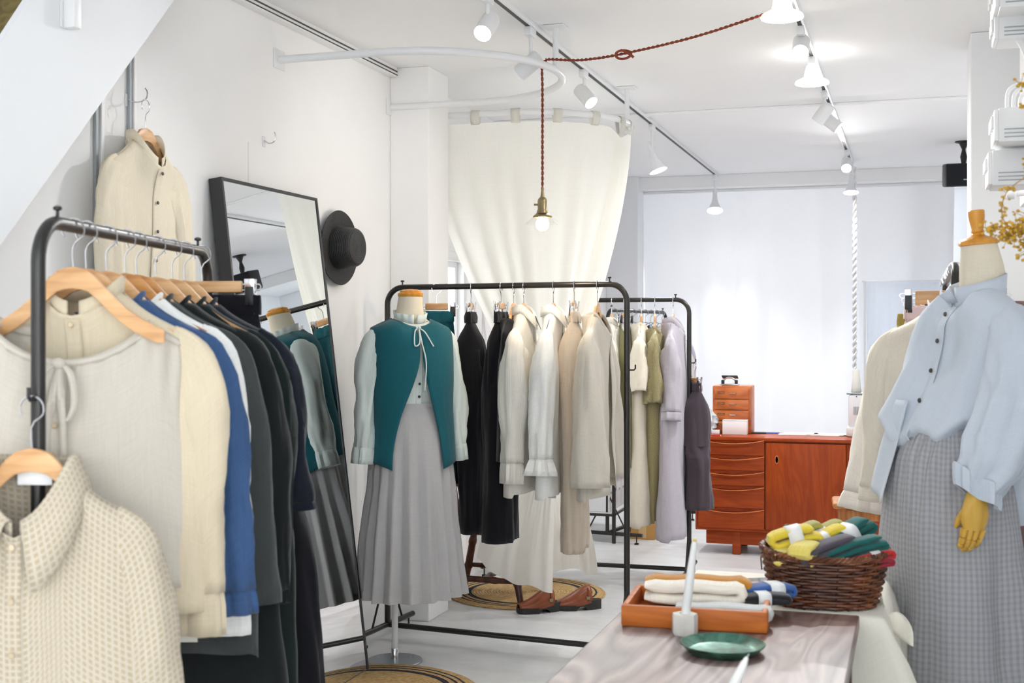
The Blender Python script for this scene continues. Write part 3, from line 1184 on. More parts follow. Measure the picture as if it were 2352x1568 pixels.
# ------------------------------------------------------------------ leaning mirror
my0, my1 = 3.892, 4.637
lean = math.atan((.23) / 1.897)
mr = thing('leaning_mirror', 'tall mirror in a thin black frame leaning on the white wall', 'mirror', (-2.075, (my0 + my1) / 2, 0))
mr.rotation_euler = (0, -lean, 0)
Wm, Hm, fw_ = my1 - my0, 1.897 / cos(lean), .012
mb = MB()
for s in (-1, 1):
    mb.box((-.026, s * (Wm / 2 - fw_ / 2), Hm / 2), (.052, fw_, Hm), .0015)
    mb.box((-.026, 0, Hm / 2 + s * (Hm / 2 - fw_ / 2)), (.052, Wm - 2 * fw_, fw_), .0015)
mb.build('frame', M['black_frame'], mr, False)
MB().box((-.006, 0, Hm / 2), (.004, Wm - 2 * fw_, Hm - 2 * fw_)).build('mirror_glass', M['mirror'], mr, False)
MB().box((-.047, 0, Hm / 2), (.006, Wm - 2 * fw_, Hm - 2 * fw_)).build('back_board', M['black'], mr, False)

# ------------------------------------------------------------------ straw hat on the wall
ph_ = PX(779, 569, XL + .03)
ht = thing('straw_hat', 'black straw hat with flat crown hanging on the white wall beside the mirror', 'hat', (XL + .022, ph_.y, ph_.z))
M['straw'] = mat_plain('black straw', (40, 41, 42), .5, 0, .5, .35, 120, .002)
def rip(r0, z0, r1, z1, n):
    out = []
    for i in range(n * 4):
        f = i / (n * 4)
        q = .0016 * abs(sin(f * n * pi))
        nx, nz = (z1 - z0), -(r1 - r0)
        l = math.hypot(nx, nz)
        out.append((lerp(r0, r1, f) - nx / l * -q, lerp(z0, z1, f) + abs(nz / l) * q))
    return out
hm = Matrix.Rotation(pi / 2, 4, 'Y') @ Matrix.Identity(4)
tl = Matrix.Rotation(radians(-4), 4, 'Z') @ hm
MB().lathe(rip(.158, .012, .092, .004, 11) + [(.090, .006)], 64, tl, 1, 1, False, False).build('brim', M['straw'], ht, solid=.003, angle=0)
MB().lathe(rip(.091, .004, .080, .088, 11) + rip(.079, .090, .070, .100, 2) + rip(.068, .1005, .002, .103, 9), 64, tl, 1, 1, False, True).build('crown', M['straw'], ht, angle=0)
# ------------------------------------------------------------------ dress forms
def form_body(t, secs, mat, off=0.0, name='torso'):
    rings = []
    z0, z1 = secs[0][0], secs[-1][0]
    for i in range(40):
        z = lerp(z0, z1, i / 39)
        rx, ry, cx, cy = interp(secs, z)
        rings.append([Vector((cx + (rx + off) * cos(2 * pi * k / 40), cy + (ry + off) * sin(2 * pi * k / 40), z)) for k in range(40)])
    return MB().loft(rings, True, True, True).build(name, mat, t)


# teal outfit form
dT = 5.15
root = P(942, 765, dT)
RT = radians(42)
tf = thing('dress_form', 'dress form with wooden neck cap on a white pole, wearing the teal vest', 'mannequin', (root.x, root.y, 0), RT)
secs = [(.84, .15, .105, 0, 0), (.95, .155, .11, 0, .0), (1.06, .112, .085, 0, 0), (1.22, .135, .10, 0, -.006), (1.32, .140, .075, 0, 0), (1.375, .12, .05, 0, .006), (1.41, .066, .054, 0, .006), (1.44, .056, .054, 0, .004), (1.50, .049, .049, 0, -.004)]
form_body(tf, secs, M['linen_form'])
MB().lathe([(.049, 1.498), (.052, 1.502), (.052, 1.512), (.044, 1.516), (.044, 1.522), (.03, 1.528), (.01, 1.53)], 28, Matrix.Translation((0, -.004, 0))).build('neck_cap', M['mannequin_wood'], tf)
pl_ = (RZ(-RT) @ (Vector(PZ(907, 1518, 0)) - Vector((root.x, root.y, 0))))
pole_xy = (pl_.x, pl_.y)
MB().lathe([(.013, .012), (.013, .86)], 16, Matrix.Translation((*pole_xy, 0))).build('pole', M['white_metal'], tf)
MB().lathe([(.016, .008), (.016, .05), (.0135, .055)], 16, Matrix.Translation((*pole_xy, 0))).build('collar', M['steel'], tf)
MB().lathe([(.112, .0), (.114, .003), (.112, .007), (.02, .012)], 48, Matrix.Translation((*pole_xy, 0))).build('base', M['alu'], tf)

ztT = lambda x: 1.425 - .055 * (abs(x) / .16) ** 1.4
# mint shirt
sh = thing('shirt', 'pale mint shirt with ruffled collar worn under the teal vest', 'shirt', (root.x, root.y, 0), RT)
bs = Body([(0, .158, .055), (.15, .163, .088), (.4, .156, .112), (.75, .128, .10), (1, .122, .096)], lambda x: ztT(x) - .002, (.07, .02, .0, .012), lambda c, d: 1.045, .006, 9, 41, ws=.158)
MB().loft(bs.rings(64, 28), True).build('body', F['mint'], sh, angle=0)
placket(bs, sh, F['mint'], .03, .97, .014, .004)
buttons(bs, sh, M['btn_dark'], (.70, .85))
for s in (-1, 1):
    pts = [(s * .11, 0, ztT(.11) - .052), (s * .158, 0, 1.31), (s * .185, -.005, 1.16), (s * .196, -.012, 1.0), (s * .205, -.015, .89)]
    rg = sleeve_rings(pts, [.042, .044, .042, .040, .036], [.035, .056, .054, .048, .042], 43 + s, .008)
    sl = MB().loft(rg, True).build('sleeve', F['mint'], sh, angle=0)
    e = rg[-1]
    cen = sum(e, Vector()) / len(e)
    cf = [[cen + (p - cen) * k + Vector((s * .002 * j, 0, -.022 * j + .004)) for p in e] for j, k in enumerate((.98, 1.04, 1.05, 1.05))]
    MB().loft(cf, True).build('cuff', F['mint'], sl, solid=.003)
collar_band(MB(), .061, .060, 1.382, 1.408, .042, .10, .010, 90, 0, None, .05).build('collar', F['mint'], sh, solid=.002)
# teal vest
vs = thing('vest', 'sleeveless teal vest tied at the neck, open below, on the dress form', 'vest', (root.x, root.y, 0), RT)
bv = Body([(0, .168, .072), (.08, .173, .114), (.2, .174, .134), (.4, .171, .140), (.65, .166, .134), (1, .178, .145)], lambda x: ztT(x) + .006, (.078, .035, .004, .012),
          lambda c, d: .865 - (.03 if d < 0 else 0), .006, 6, 47, ws=.168)
fo = lambda v: .02 + .62 * sst(.18, .95, v)
bo = [bv.P(-pi / 2 + fo(v), v) for v in (0, .5, 1)]
rg = bv.rings(84, 34, lambda v: -pi / 2 + fo(v) * .75 + .0, lambda v: 1.5 * pi - fo(v) * 1.05)
# curved hem: the fronts run down to a point beside the opening
for r in rg:
    n = len(r)
    f = rg.index(r) / (len(rg) - 1)
    for i in range(n):
        u = i / (n - 1)
        e = max(0, 1 - min(u, 1 - u) / .2)
        r[i].z -= .03 * f * e * e
MB().loft(rg, False).build('body', F['teal'], vs, solid=.003, angle=0)
c = bv.P(-pi / 2, .0, .014) + Vector((0, -.004, -.004))
bow = MB()
for s, dx in ((-1, -.03), (1, .03)):
    lp = spline([c, c + Vector((dx * .7, -.012, -.015)), c + Vector((dx * (1 if s < 0 else .4), -.035, -.07)), c + Vector((dx * .25, -.03, -.06)), c + Vector((0, -.004, 0))], 18) if s < 0 else spline([c, c + Vector((.02, -.02, -.02)), c + Vector((.05, -.034, -.075))], 12)
    bow.tube(lp, .0028, 6)
bow.tube(spline([c, c + Vector((.002, -.03, -.06)), c + Vector((.012, -.052, -.14)), c + Vector((.008, -.045, -.25))], 16), .0028, 6)
bow.sphere(c + Vector((0, -.006, 0)), .007, 10)
bow.build('tie_bow', F['mint'], vs)
# grey skirt
sk = thing('skirt', 'long grey pleated twill skirt on the dress form with the teal vest', 'skirt', (root.x, root.y, 0), RT)
bk_ = Body([(0, .128, .102), (.12, .15, .12), (.4, .172, .142), (1, .212, .178)], lambda x: 1.062, (0, 0, 0, 0), lambda c, d: .285, .012, 6, 53, sq=.95, pleat=(17, .017), zf=.5)
rg = bk_.rings(170, 34)
MB().loft(rg, True).build('panel', F['grey_twill'], sk, solid=.002, angle=0)
MB().loft([[bk_.P(2 * pi * i / 80, 0, .003) + Vector((0, 0, z)) for i in range(80)] for z in (.006, -.012, -.03)], True).build('waistband', F['grey_twill'], sk)
hemr = [[bk_.P(2 * pi * i / 170, v, .0025) for i in range(170)] for v in (.955, .975, .999)]
MB().loft(hemr, True).build('hem', F['grey_twill'], sk, angle=0)

# ------------------------------------------------------------------ rack behind the dress form
R1a, R1b = P(890, 660, 5.6), P(1440, 660, 5.16)
rk1, at1, ang1, hw1 = rack('clothes_rack', 'black tube clothes rack with trousers and pale shirts behind the teal dress form', R1a, R1b, 1.552, ((1, 1.2),))
HG1, GG1 = 'hangers on the rack behind the dress form', 'garments on the rack behind the dress form'


def hang1(px):
    return at1(u_at(R1a, R1b, px))


# garments here hang across the bar, so their near shoulder faces the camera
def edge(a):
    return ang1 + radians(a)


def hang_top(px, a, lab, mat='hanger_wood'):
    return dup(HGW, lab, hang1(px), edge(a), HG1)


CH = make_clip_hanger('wooden clip hanger above the dark teal trousers, next to the dress form neck', M['hanger_wood'], hang1(1003), edge(28), HG1, .05)
trousers('dark teal trousers with elastic waist hanging half behind the dress form', F['teal'], hang1(1003), edge(28), L=.75, hw=.075, legw=.1, T=.03, seed=61, group=GG1)
def clip1(px, a, lab):
    return dup(CH, lab, hang1(px), edge(a), HG1)
clip1(1082, -72, 'clip hanger holding the black trousers nearest the dress form')
trousers('black tapered trousers with elastic waist, nearest the dress form on its rack', F['black_navy'], hang1(1082), edge(-72), L=.94, hw=.085, legw=.14, T=.055, seed=62, group=GG1, z0=-.112, b1=.045, amp=.007)
clip1(1151, -80, 'clip hanger holding the second pair of black trousers')
trousers('black straight trousers with elastic waist beside the black vest', F['black_navy'], hang1(1151), edge(-80), L=.97, hw=.085, legw=.15, T=.058, seed=63, group=GG1, z0=-.112, b1=.062, amp=.007)
hang_top(1180, 101, 'wooden hanger holding the black vest')
t, b = shirt('vest', 'black sleeveless vest hanging beside the fine-striped shirt', 'vest', F['black_navy'], hang1(1180), edge(101), L=.66, W=.195, hem=.2, T=.05, neck=.09, nf=.1, amp=.008, seed=64, group=GG1, collar=None, front=False)
hang_top(1203, 101, 'wooden hanger holding the fine-striped shirt')
t, b = shirt('shirt', 'off-white fine-striped shirt with long sleeves, between black vest and white shirt', 'shirt', F['stripe'], hang1(1203), edge(101), L=.80, W=.21, hem=.23, T=.055, neck=.055, nf=.045, ry=.024,
             sleeves=dict(L=.52, out=.03, a0=.075, a1=.05, b0=.07, b1=.05, cuff=.09, yo=.0, amp=.009), collar='flap', seed=65, group=GG1, amp=.012, nbuttons=6)
hang_top(1271, 102, 'wooden hanger holding the white linen shirt')
t, b = shirt('shirt', 'white linen shirt with turned-back cuff between striped shirt and beige trousers', 'shirt', F['white_linen'], hang1(1271), edge(102), L=.80, W=.21, hem=.23, T=.05, neck=.055, nf=.045, ry=.024,
             sleeves=dict(L=.50, out=.04, a0=.075, a1=.045, b0=.06, b1=.045, cuff=.07, yo=.01, flare=.16, amp=.008), collar='flap', seed=66, group=GG1, nbuttons=6)
clip1(1319, -76, 'clip hanger holding the beige trousers')
trousers('beige tapered trousers with elastic waist beside the white linen shirt', F['beige'], hang1(1319), edge(-76), L=.99, hw=.085, legw=.15, T=.055, seed=67, group=GG1, z0=-.112, b1=.05)
hang_top(1372, 99, 'wooden hanger holding the oatmeal linen jacket')
t, b = shirt('jacket', 'oatmeal linen jacket with wide sleeves, last garment before the rack post', 'jacket', F['oat'], hang1(1372), edge(99), L=.80, W=.215, hem=.25, T=.055, neck=.075, nf=.09,
             sleeves=dict(L=.60, out=.02, a0=.085, a1=.075, b0=.06, b1=.085, cuff=0, yo=-.01, amp=.009), collar='facing', seed=68, group=GG1, opened=.22, front=False)
p = hang1(1319)
tag_card('small paper price tag hanging below the white linen shirt', P(1268, 1120, 5.35), ang1 + .2, .034, .036, .012)

# ------------------------------------------------------------------ second rack, behind
R2b = P(1583, 690, 6.9)
R2a = R2b + Vector((-1.11, -.03, 0))
rk2, at2, ang2, hw2 = rack('clothes_rack', 'black tube clothes rack with khaki and lavender dresses, standing before the sideboard', R2a, R2b, 1.534, ((1, 1.188),))
HG2, GG2 = 'hangers on the rack before the sideboard', 'garments on the rack before the sideboard'


def hang2(px):
    return at2(u_at(R2a, R2b, px))


def edge2(a):
    return ang2 + radians(a)


for px, a, lab in ((1405, 97, 'wooden hanger holding the off-white shirt on the rack before the sideboard'), (1473, 98, 'wooden hanger holding the ecru short-sleeved dress'),
                   (1504, 99, 'wooden hanger holding the khaki tweed dress'), (1546, 94, 'wooden hanger holding the lavender dress')):
    dup(HGW, lab, hang2(px), edge2(a), HG2)
t, b = shirt('shirt', 'off-white shirt hanging behind the oatmeal jacket on the farther rack', 'shirt', F['off_white'], hang2(1405), edge2(97), L=.78, W=.205, hem=.22, T=.05, neck=.075, nf=.06,
             sleeves=dict(L=.5, out=.02, b0=.06, b1=.045, cuff=.05), seed=71, group=GG2)
dup(CH, 'clip hanger holding the olive skirt', hang2(1436), edge2(76), HG2)
t, b = shirt('skirt', 'olive green skirt clipped beside the rack post, below its hanger', 'skirt', F['olive'], hang2(1436) + Vector((0, 0, -.04)), edge2(-78), L=.80, W=.09, hem=.17, T=.06, neck=0, collar=None, front=False, seed=72, group=GG2)
t, b = shirt('dress', 'long ecru dress with short sleeves beside the khaki tweed dress', 'dress', F['ecru'], hang2(1473), edge2(98), L=1.16, W=.205, hem=.22, T=.05, neck=.085, nf=.07,
             sleeves=dict(L=.30, out=.05, a0=.09, a1=.085, b0=.06, b1=.055, cuff=0), collar='facing', seed=73, group=GG2, amp=.014)
t, b = shirt('dress', 'khaki tweed dress with gathered neck and frayed sleeves', 'dress', F['tweed'], hang2(1504), edge2(99), L=1.14, W=.2, hem=.2, T=.048, neck=.12, nf=.06,
             sleeves=dict(L=.36, out=.05, a0=.09, a1=.075, b0=.055, b1=.06, cuff=0, amp=.012), collar='facing', seed=74, group=GG2, gather=.004, amp=.013,
             prof=[(0, .2, .02), (.2, .2, .06), (.5, .19, .055), (.8, .17, .045), (1, .15, .035)])
t, b = shirt('dress', 'long pale lavender dress with gathered cuffs, last on the rack before the post', 'dress', F['lavender'], hang2(1546), edge2(94), L=1.22, W=.205, hem=.27, T=.075, neck=.075, nf=.06,
             sleeves=dict(L=.40, out=.045, a0=.09, a1=.05, b0=.055, b1=.055, cuff=.05, amp=.009, yo=-.01), collar='stand', seed=75, group=GG2, amp=.014)
p = rk2.matrix_basis @ Vector((hw2 + .030, 0, 1.188 - .008))
dup(CH, 'small clip hanger on the side hook, holding the dark mauve trousers', p, edge2(-60), HG2)
trousers('dark mauve cropped trousers hanging from the side hook of the farther rack', F['mauve_dark'], p, edge2(-62), L=.68, hw=.085, legw=.16, T=.06, seed=76, group=GG2, z0=-.10, b1=.07)

# ------------------------------------------------------------------ crowded rail of stock at the back
R3a, R3b = P(1395, 720, 8.15), P(1530, 720, 9.2)
rk3, at3, ang3, hw3 = rack('clothes_rack', 'dark clothes rack crowded with stock garments far behind the other racks', R3a, R3b, 1.50, ())
cols = ['off_white', 'greige', 'white_cotton', 'pale_aqua', 'navy', 'sky', 'oat_light', 'white_linen', 'pale_lilac']
labs = ['off-white stock shirt at the front of the crowded rail', 'greige stock shirt second on the crowded rail', 'white cotton stock shirt on the crowded rail', 'pale aqua stock shirt on the crowded rail',
        'dark navy stock shirt on the crowded rail', 'pale blue stock shirt on the crowded rail', 'light oatmeal stock shirt on the crowded rail', 'white linen stock shirt on the crowded rail', 'pale lilac stock shirt at the far end of the crowded rail']
for i, (c_, lb) in enumerate(zip(cols, labs)):
    u = .10 + .82 * i / 8
    p = at3(u)
    h = thing('wire_hanger', lb.replace('stock shirt', 'shirt') and 'steel hanger holding the ' + lb, 'clothes hanger', p, ang3 - pi / 2 + .2 * sin(i * 3), 'steel hangers on the crowded rail')
    MB().tube(hook_pts(), .0022, 6).build('hook', M['steel'], h)
    MB().tube([(x, 0, hz(x)) for x in [(-HZ + 2 * HZ * k / 16) for k in range(17)]], .003, 6).build('shoulder_wire', M['steel'], h)
    shirt('shirt', lb, 'shirt', F[c_], p, ang3 - pi / 2 + .2 * sin(i * 3), L=.60 + .06 * sin(i * 2), W=.205, hem=.22, T=.035, neck=.075, nf=.05, sleeves=dict(L=.45, out=.03, cuff=.03), collar='facing' if i % 2 else 'stand', seed=80 + i,
          group='stock shirts on the crowded rail', front=False)
# ------------------------------------------------------------------ dress form in the blue shirt
dM = 3.4
rootM = P(2222, 765, dM)
RM = radians(-60)
mf = thing('dress_form', 'dress form with turned wooden neck knob and wooden hand, wearing the pale blue shirt', 'mannequin', (rootM.x, rootM.y, 0), RM)
secs = [(.85, .15, .11, 0, -.03), (1.0, .14, .105, 0, -.02), (1.12, .09, .06, 0, -.01), (1.28, .10, .055, 0, .01), (1.38, .10, .05, 0, .02), (1.43, .066, .046, 0, .034), (1.485, .058, .056, 0, .042), (1.52, .058, .058, 0, .044), (1.59, .047, .047, 0, .035)]
form_body(mf, secs, M['linen_form'])
TN = Matrix.Translation((0, .034, 0)) @ Matrix.Rotation(radians(6), 4, 'X')
TN = Matrix.Translation((0, .034, 1.588)) @ Matrix.Rotation(radians(5), 4, 'X')
MB().lathe([(.047, 0), (.052, .002), (.052, .008), (.046, .016), (.026, .022), (.018, .026)], 32, TN).build('neck_cap', M['mannequin_wood'], mf)
MB().lathe([(.017, .024), (.018, .028), (.014, .031), (.017, .036), (.015, .042), (.019, .060), (.0215, .078), (.0215, .092), (.019, .0945), (.002, .095)], 28, TN).build('neck_knob', M['mannequin_wood'], mf)
MB().lathe([(.016, .02), (.016, .9)], 16).build('pole', M['white_metal'], mf)
MB().lathe([(.16, 0), (.16, .008), (.02, .02)], 40).build('base', M['alu'], mf)

# the wooden hand
def hand(parent, O, R):
    """palm and five jointed fingers; +z of the hand points to the wrist, y is across the back of the hand"""
    T = Matrix.Translation(O) @ R
    secs_ = [(.030, .024, .018), (.010, .029, .020), (-.018, .034, .020), (-.045, .038, .018), (-.062, .035, .014), (-.068, .028, .009)]
    rings = []
    for z, a, b in [(lerp(secs_[0][0], secs_[-1][0], i / 19), *interp([(j / 5, s_[1], s_[2]) for j, s_ in enumerate(secs_)], i / 19)) for i in range(20)]:
        rings.append([T @ Vector((b * cos(2 * pi * k / 24), a * sin(2 * pi * k / 24), z)) for k in range(24)])
    h = MB().loft(rings, True, True, True).build('hand', M['hand_wood'], parent)
    for i, (y, L) in enumerate(((-.026, .050), (-.009, .062), (.009, .064), (.026, .056))):
        base = Vector((0, y, -.064))
        ang = radians(10 + i * 5)
        c = base
        mb = MB()
        for j, (f, r0, r1) in enumerate(((.45, .0088, .0082), (.32, .0082, .0074), (.27, .0074, .0050))):
            d = Vector((-sin(ang) * .8, -.10 * (y / .026) * .3, -cos(ang)))
            e = c + d * (L * f)
            mb.tube([T @ c, T @ (c + d * .002), T @ (c + d * (L * f * .5)), T @ (e - d * .001), T @ (e + d * .001)], [r0 * .75, r0, r0 * .98, r1, r1 * .7], 12)
            mb.sphere(T @ e, r1 * .72, 8)
            c = e + d * .002
            ang += radians(16)
        mb.build('finger', M['hand_wood'], h)
    mb = MB()
    c = Vector((-.018, -.012, -.018))
    for f, r0, r1, d in ((.030, .010, .009, Vector((-.65, -.12, -.75))), (.028, .009, .006, Vector((-.45, -.05, -.9)))):
        d.normalize()
        e = c + d * f
        mb.tube([T @ c, T @ (c + d * .003), T @ ((c + e) / 2), T @ e], [r0 * .8, r0, r0, r1], 12)
        mb.sphere(T @ e, r1 * .9, 8)
        c = e
    mb.build('thumb', M['hand_wood'], h)


M['hand_wood'] = mat_wood('yellow jointed wood', [(206, 158, 60), (224, 180, 82), (234, 194, 100)], 2, 24, .42, .4)

bsh = thing('shirt', 'oversized pale blue shirt with dark buttons, sleeve rolled over the wooden hand', 'shirt', (rootM.x, rootM.y, 0), RM)
ztM = lambda x: 1.50 - .080 * (abs(x) / .168) ** 1.15
zhM = lambda c, d: (1.050 + .035 * abs(c) + .02 * sin(c * 9)) if d < 0 else lerp(1.085, .845, sst(0, .75, d))
bM = Body([(0, .168, .055), (.12, .174, .076), (.34, .180, .092), (.6, .192, .122), (.82, .200, .150), (.93, .198, .166), (1, .165, .132)], ztM, (.066, .045, 0, .012), zhM, .023, 7, 91, ws=.168, sq=.9)
rgs = bM.rings(84, 44)
for j, r in enumerate(rgs):
    f = j / (len(rgs) - 1)
    for i in range(len(r)):
        r[i].y += .028 * (1 - sst(0, .25, f)) - .02 * sst(.2, .9, f) * 1
MB().loft(rgs, True).build('body', F['sky'], bsh, angle=0)


def Pm(a, v, off=0):
    p = bM.P(a, v, off)
    p.y += .028 * (1 - sst(0, .25, v ** .8)) - .02 * sst(.2, .9, v ** .8)
    return p


rows = []
for j in range(26):
    c = Pm(-pi / 2, .02 + .94 * j / 25, .004)
    rows.append([c + Vector((x, .002 if abs(x) > .012 else 0, 0)) for x in (-.017, -.012, 0, .012, .017)])
MB().loft(rows, False).build('placket', F['sky'], bsh, angle=0)
for v in (.07, .26, .47, .68):
    c = Pm(-pi / 2, v, .009)
    MB().lathe([(.0065, 0), (.0065, .002), (.005, .0035)], 14, aim_matrix(c, (0, -1, .1))).build('button', M['btn_dark'], bsh)
cb = MB()
collar_band(cb, .068, .072, 1.424, 1.466, .048, .14, .004, 48, 0)
for v in range(len(cb.v)):
    cb.v[v].y += .030
cb.build('collar', F['sky'], bsh, solid=.004)
# one collar corner stands away at the front
lf = MB().loft([[Vector((-.03, -.038, 1.432)), Vector((0, -.046, 1.43)), Vector((.02, -.042, 1.432))], [Vector((-.034, -.060, 1.466)), Vector((-.004, -.080, 1.452)), Vector((.022, -.066, 1.470))]], False)
lf.build('collar_leaf', F['sky'], bsh, solid=.004)
for s in (1, -1):
    if s > 0:
        pts = [(.105, .03, 1.395), (.170, .026, 1.345), (.215, .0, 1.20), (.235, -.062, 1.06), (.225, -.112, .965)]
    else:
        pts = [(-.105, .03, 1.395), (-.170, .03, 1.345), (-.21, .03, 1.20), (-.22, .02, 1.06), (-.215, .01, .955)]
    rg = sleeve_rings(pts, [.045, .055, .056, .052, .042], [.045, .070, .084, .084, .056], 93 + s, .013, 40, 40, 8)
    sl = MB().loft(rg, True).build('sleeve', F['sky'], bsh, angle=0)
    e = rg[-1]
    cen = sum(e, Vector()) / len(e)
    cf = []
    for k, dz in ((.96, .03), (1.04, .028), (1.07, .022), (1.06, -.012), (1.03, -.026), (.99, -.026), (.96, -.015)):
        cf.append([cen + (p - cen) * k + Vector((0, 0, dz + .004 * sin(3 * atan2((p - cen).y, (p - cen).x)))) for p in e])
    MB().loft(cf, True).build('cuff', F['sky'], sl, solid=.002)
hand(mf, Vector((.225, -.118, .925)), RZ(radians(0)) @ Matrix.Rotation(radians(-6), 4, 'X'))
# the front shirt tail left hanging out
rows = []
for j in range(16):
    v = j / 15
    row = []
    for i in range(12):
        u = i / 11
        x = lerp(-.15, -.012, u) - .03 * v * (1 - u)
        y = -.142 - .040 * v ** .7 - .030 * sin(u * pi * .5) - .035 * v * u + .008 * sin(u * 7 + v * 3)
        z = lerp(1.17, .895 + .035 * (1 - u), v)
        row.append(Vector((x, y, z)))
    rows.append(row)
MB().loft(rows, False).build('shirt_tail', F['sky'], bsh, solid=.002)

# grey check trousers worn by it: wide and gathered
gs = thing('skirt', 'long grey check gathered skirt under the pale blue shirt', 'skirt', (rootM.x, rootM.y, 0), RM)
bS = Body([(0, .122, .098), (.1, .160, .136), (.35, .195, .158), (.7, .205, .165), (1, .215, .172)], lambda x: 1.105, (0, 0, 0, 0), lambda c, d: .10, .022, 5.0, 97, sq=.9, gather=.006, zf=.4, pleat=(11, .008))
rg = bS.rings(150, 40)
for r in rg:
    for q in r:
        q.y -= .062
MB().loft(rg, True).build('panel', F['grey_check'], gs, angle=0)
wb = MB()
rg = []
for j in range(7):
    r = []
    for i in range(120):
        a = 2 * pi * i / 120
        p = bS.P(a, 0, .004 + .004 * sin(a * 34))
        r.append(Vector((p.x, p.y - .062, 1.108 - .006 * j)))
    rg.append(r)
wb.loft(rg, True).build('waistband', F['grey_check'], gs, angle=0)

# ------------------------------------------------------------------ rail along the wall behind that form
R4a, R4b = Vector((.115, 3.95, 0)), Vector((.12, 5.38, 0))
rk4, at4, ang4, hw4 = rack('clothes_rack', 'dark clothes rack along the wall behind the pale blue shirt', R4a, R4b, 1.552, (), ends=(0, 1))
HG4, GG4 = 'hangers on the rack along the wall', 'garments on the rack along the wall'


def hang4(y):
    return Vector((.118, y, 1.552))


r4 = ang4 - pi / 2 + pi * 0
dup(HGW, 'wooden hanger holding the cream coat behind the pink trousers', hang4(5.02), r4 + .1, HG4)
t, b = shirt('coat', 'cream coat with wide turned sleeve behind the pink trousers', 'coat', F['off_white'], hang4(5.02), r4 + .1, L=.84, W=.215, hem=.25, T=.05, neck=.08, nf=.08,
             sleeves=dict(L=.60, out=.10, a0=.09, a1=.07, b0=.045, b1=.045, cuff=.07, flare=.05), collar='stand', seed=101, group=GG4)
dup(CH, 'wooden clip hanger above the olive trousers at the far end of the wall rack', hang4(5.2), r4, HG4)
CHW = make_clip_hanger('wide wooden clip hanger holding the pink trousers', M['hanger_wood'], hang4(4.66), r4 + .02, HG4, .115)
trousers('pale pink trousers with gathered elastic waist on the wall rack', F['pink'], hang4(4.66), r4 + .02, L=.82, hw=.150, legw=.18, T=.04, seed=102, group=GG4, spread=.04)
trousers('olive gold trousers, only the gathered waist showing behind the cream coat', F['khaki'], hang4(5.2) + Vector((-.12, 0, -.02)), r4, L=.72, hw=.06, legw=.08, T=.03, seed=103, group=GG4)
dup(CHW, 'wide wooden clip hanger holding the grey check trousers', hang4(5.3), r4, HG4)
trousers('grey check trousers, their hems showing below the cream coat', F['grey_check'], hang4(5.3), r4, L=1.22, hw=.155, legw=.19, T=.05, seed=104, group=GG4, spread=.05)
dup(CHW, 'wide wooden clip hanger holding the mauve trousers', hang4(4.06), r4, HG4)
trousers('dusty mauve trousers hanging behind the back of the pale blue shirt', F['mauve'], hang4(4.06) + Vector((.15, 0, 0)), r4, L=1.0, hw=.08, legw=.12, T=.04, seed=105, group=GG4, spread=.02)
dup(HGW, 'wooden hanger holding the ecru jacket behind the blue shirt', hang4(4.3), r4, HG4)
shirt('jacket', 'ecru jacket showing past the shoulder of the pale blue shirt', 'jacket', F['ecru'], hang4(4.3), r4, L=.6, W=.21, hem=.23, T=.045, neck=.075, nf=.05, sleeves=dict(L=.5, out=.03), collar='stand', seed=106, group=GG4)
h4 = None
for i, y in enumerate((4.2, 4.26, 4.38, 4.44, 4.5, 4.56, 4.75, 4.84, 4.92, 5.10)):
    lab = 'empty steel wire hanger crowded on the wall rack'
    if h4 is None:
        h4 = thing('wire_hanger', lab, 'clothes hanger', hang4(y), r4, 'empty steel hangers on the wall rack')
        MB().tube(hook_pts(), .0022, 6).build('hook', M['steel'], h4)
        MB().tube([(x, 0, hz(x)) for x in [(-.05 + .10 * k / 14) for k in range(15)]], .0028, 6).build('shoulder_wire', M['steel'], h4)
    else:
        dup(h4, lab, hang4(y), r4 + random.uniform(-.1, .1))

# trestle of brown wood below
tz = thing('trestle', 'brown wooden trestle with splayed legs under the mauve trousers', 'trestle', (.20, 5.0, 0))
for y in (-.24, .22):
    for s in (-1, 1):
        MB().tube([(s * .215, y - .01, .0), (s * .02, y, .86)], .019, 4).build('leg', M['brown_wood'], tz, False)
    MB().box((0, y, .27), (.30, .022, .045), .004).build('crossbar', M['brown_wood'], tz, False)
MB().box((0, -.01, .88), (.07, .66, .05), .006).build('top_beam', M['brown_wood'], tz, False)
MB().tube([(.12, -.22, .40), (.14, -.05, .12), (.16, .2, .06)], .014, 8).build('brace', M['brown_wood'], tz)

# ------------------------------------------------------------------ foreground table
TZ = .70
c1, c0 = PZ(1974, 1413, TZ), PZ(1452, 1378, TZ)
xa, xb, yt = c0.x, c1.x, (c0.y + c1.y) / 2


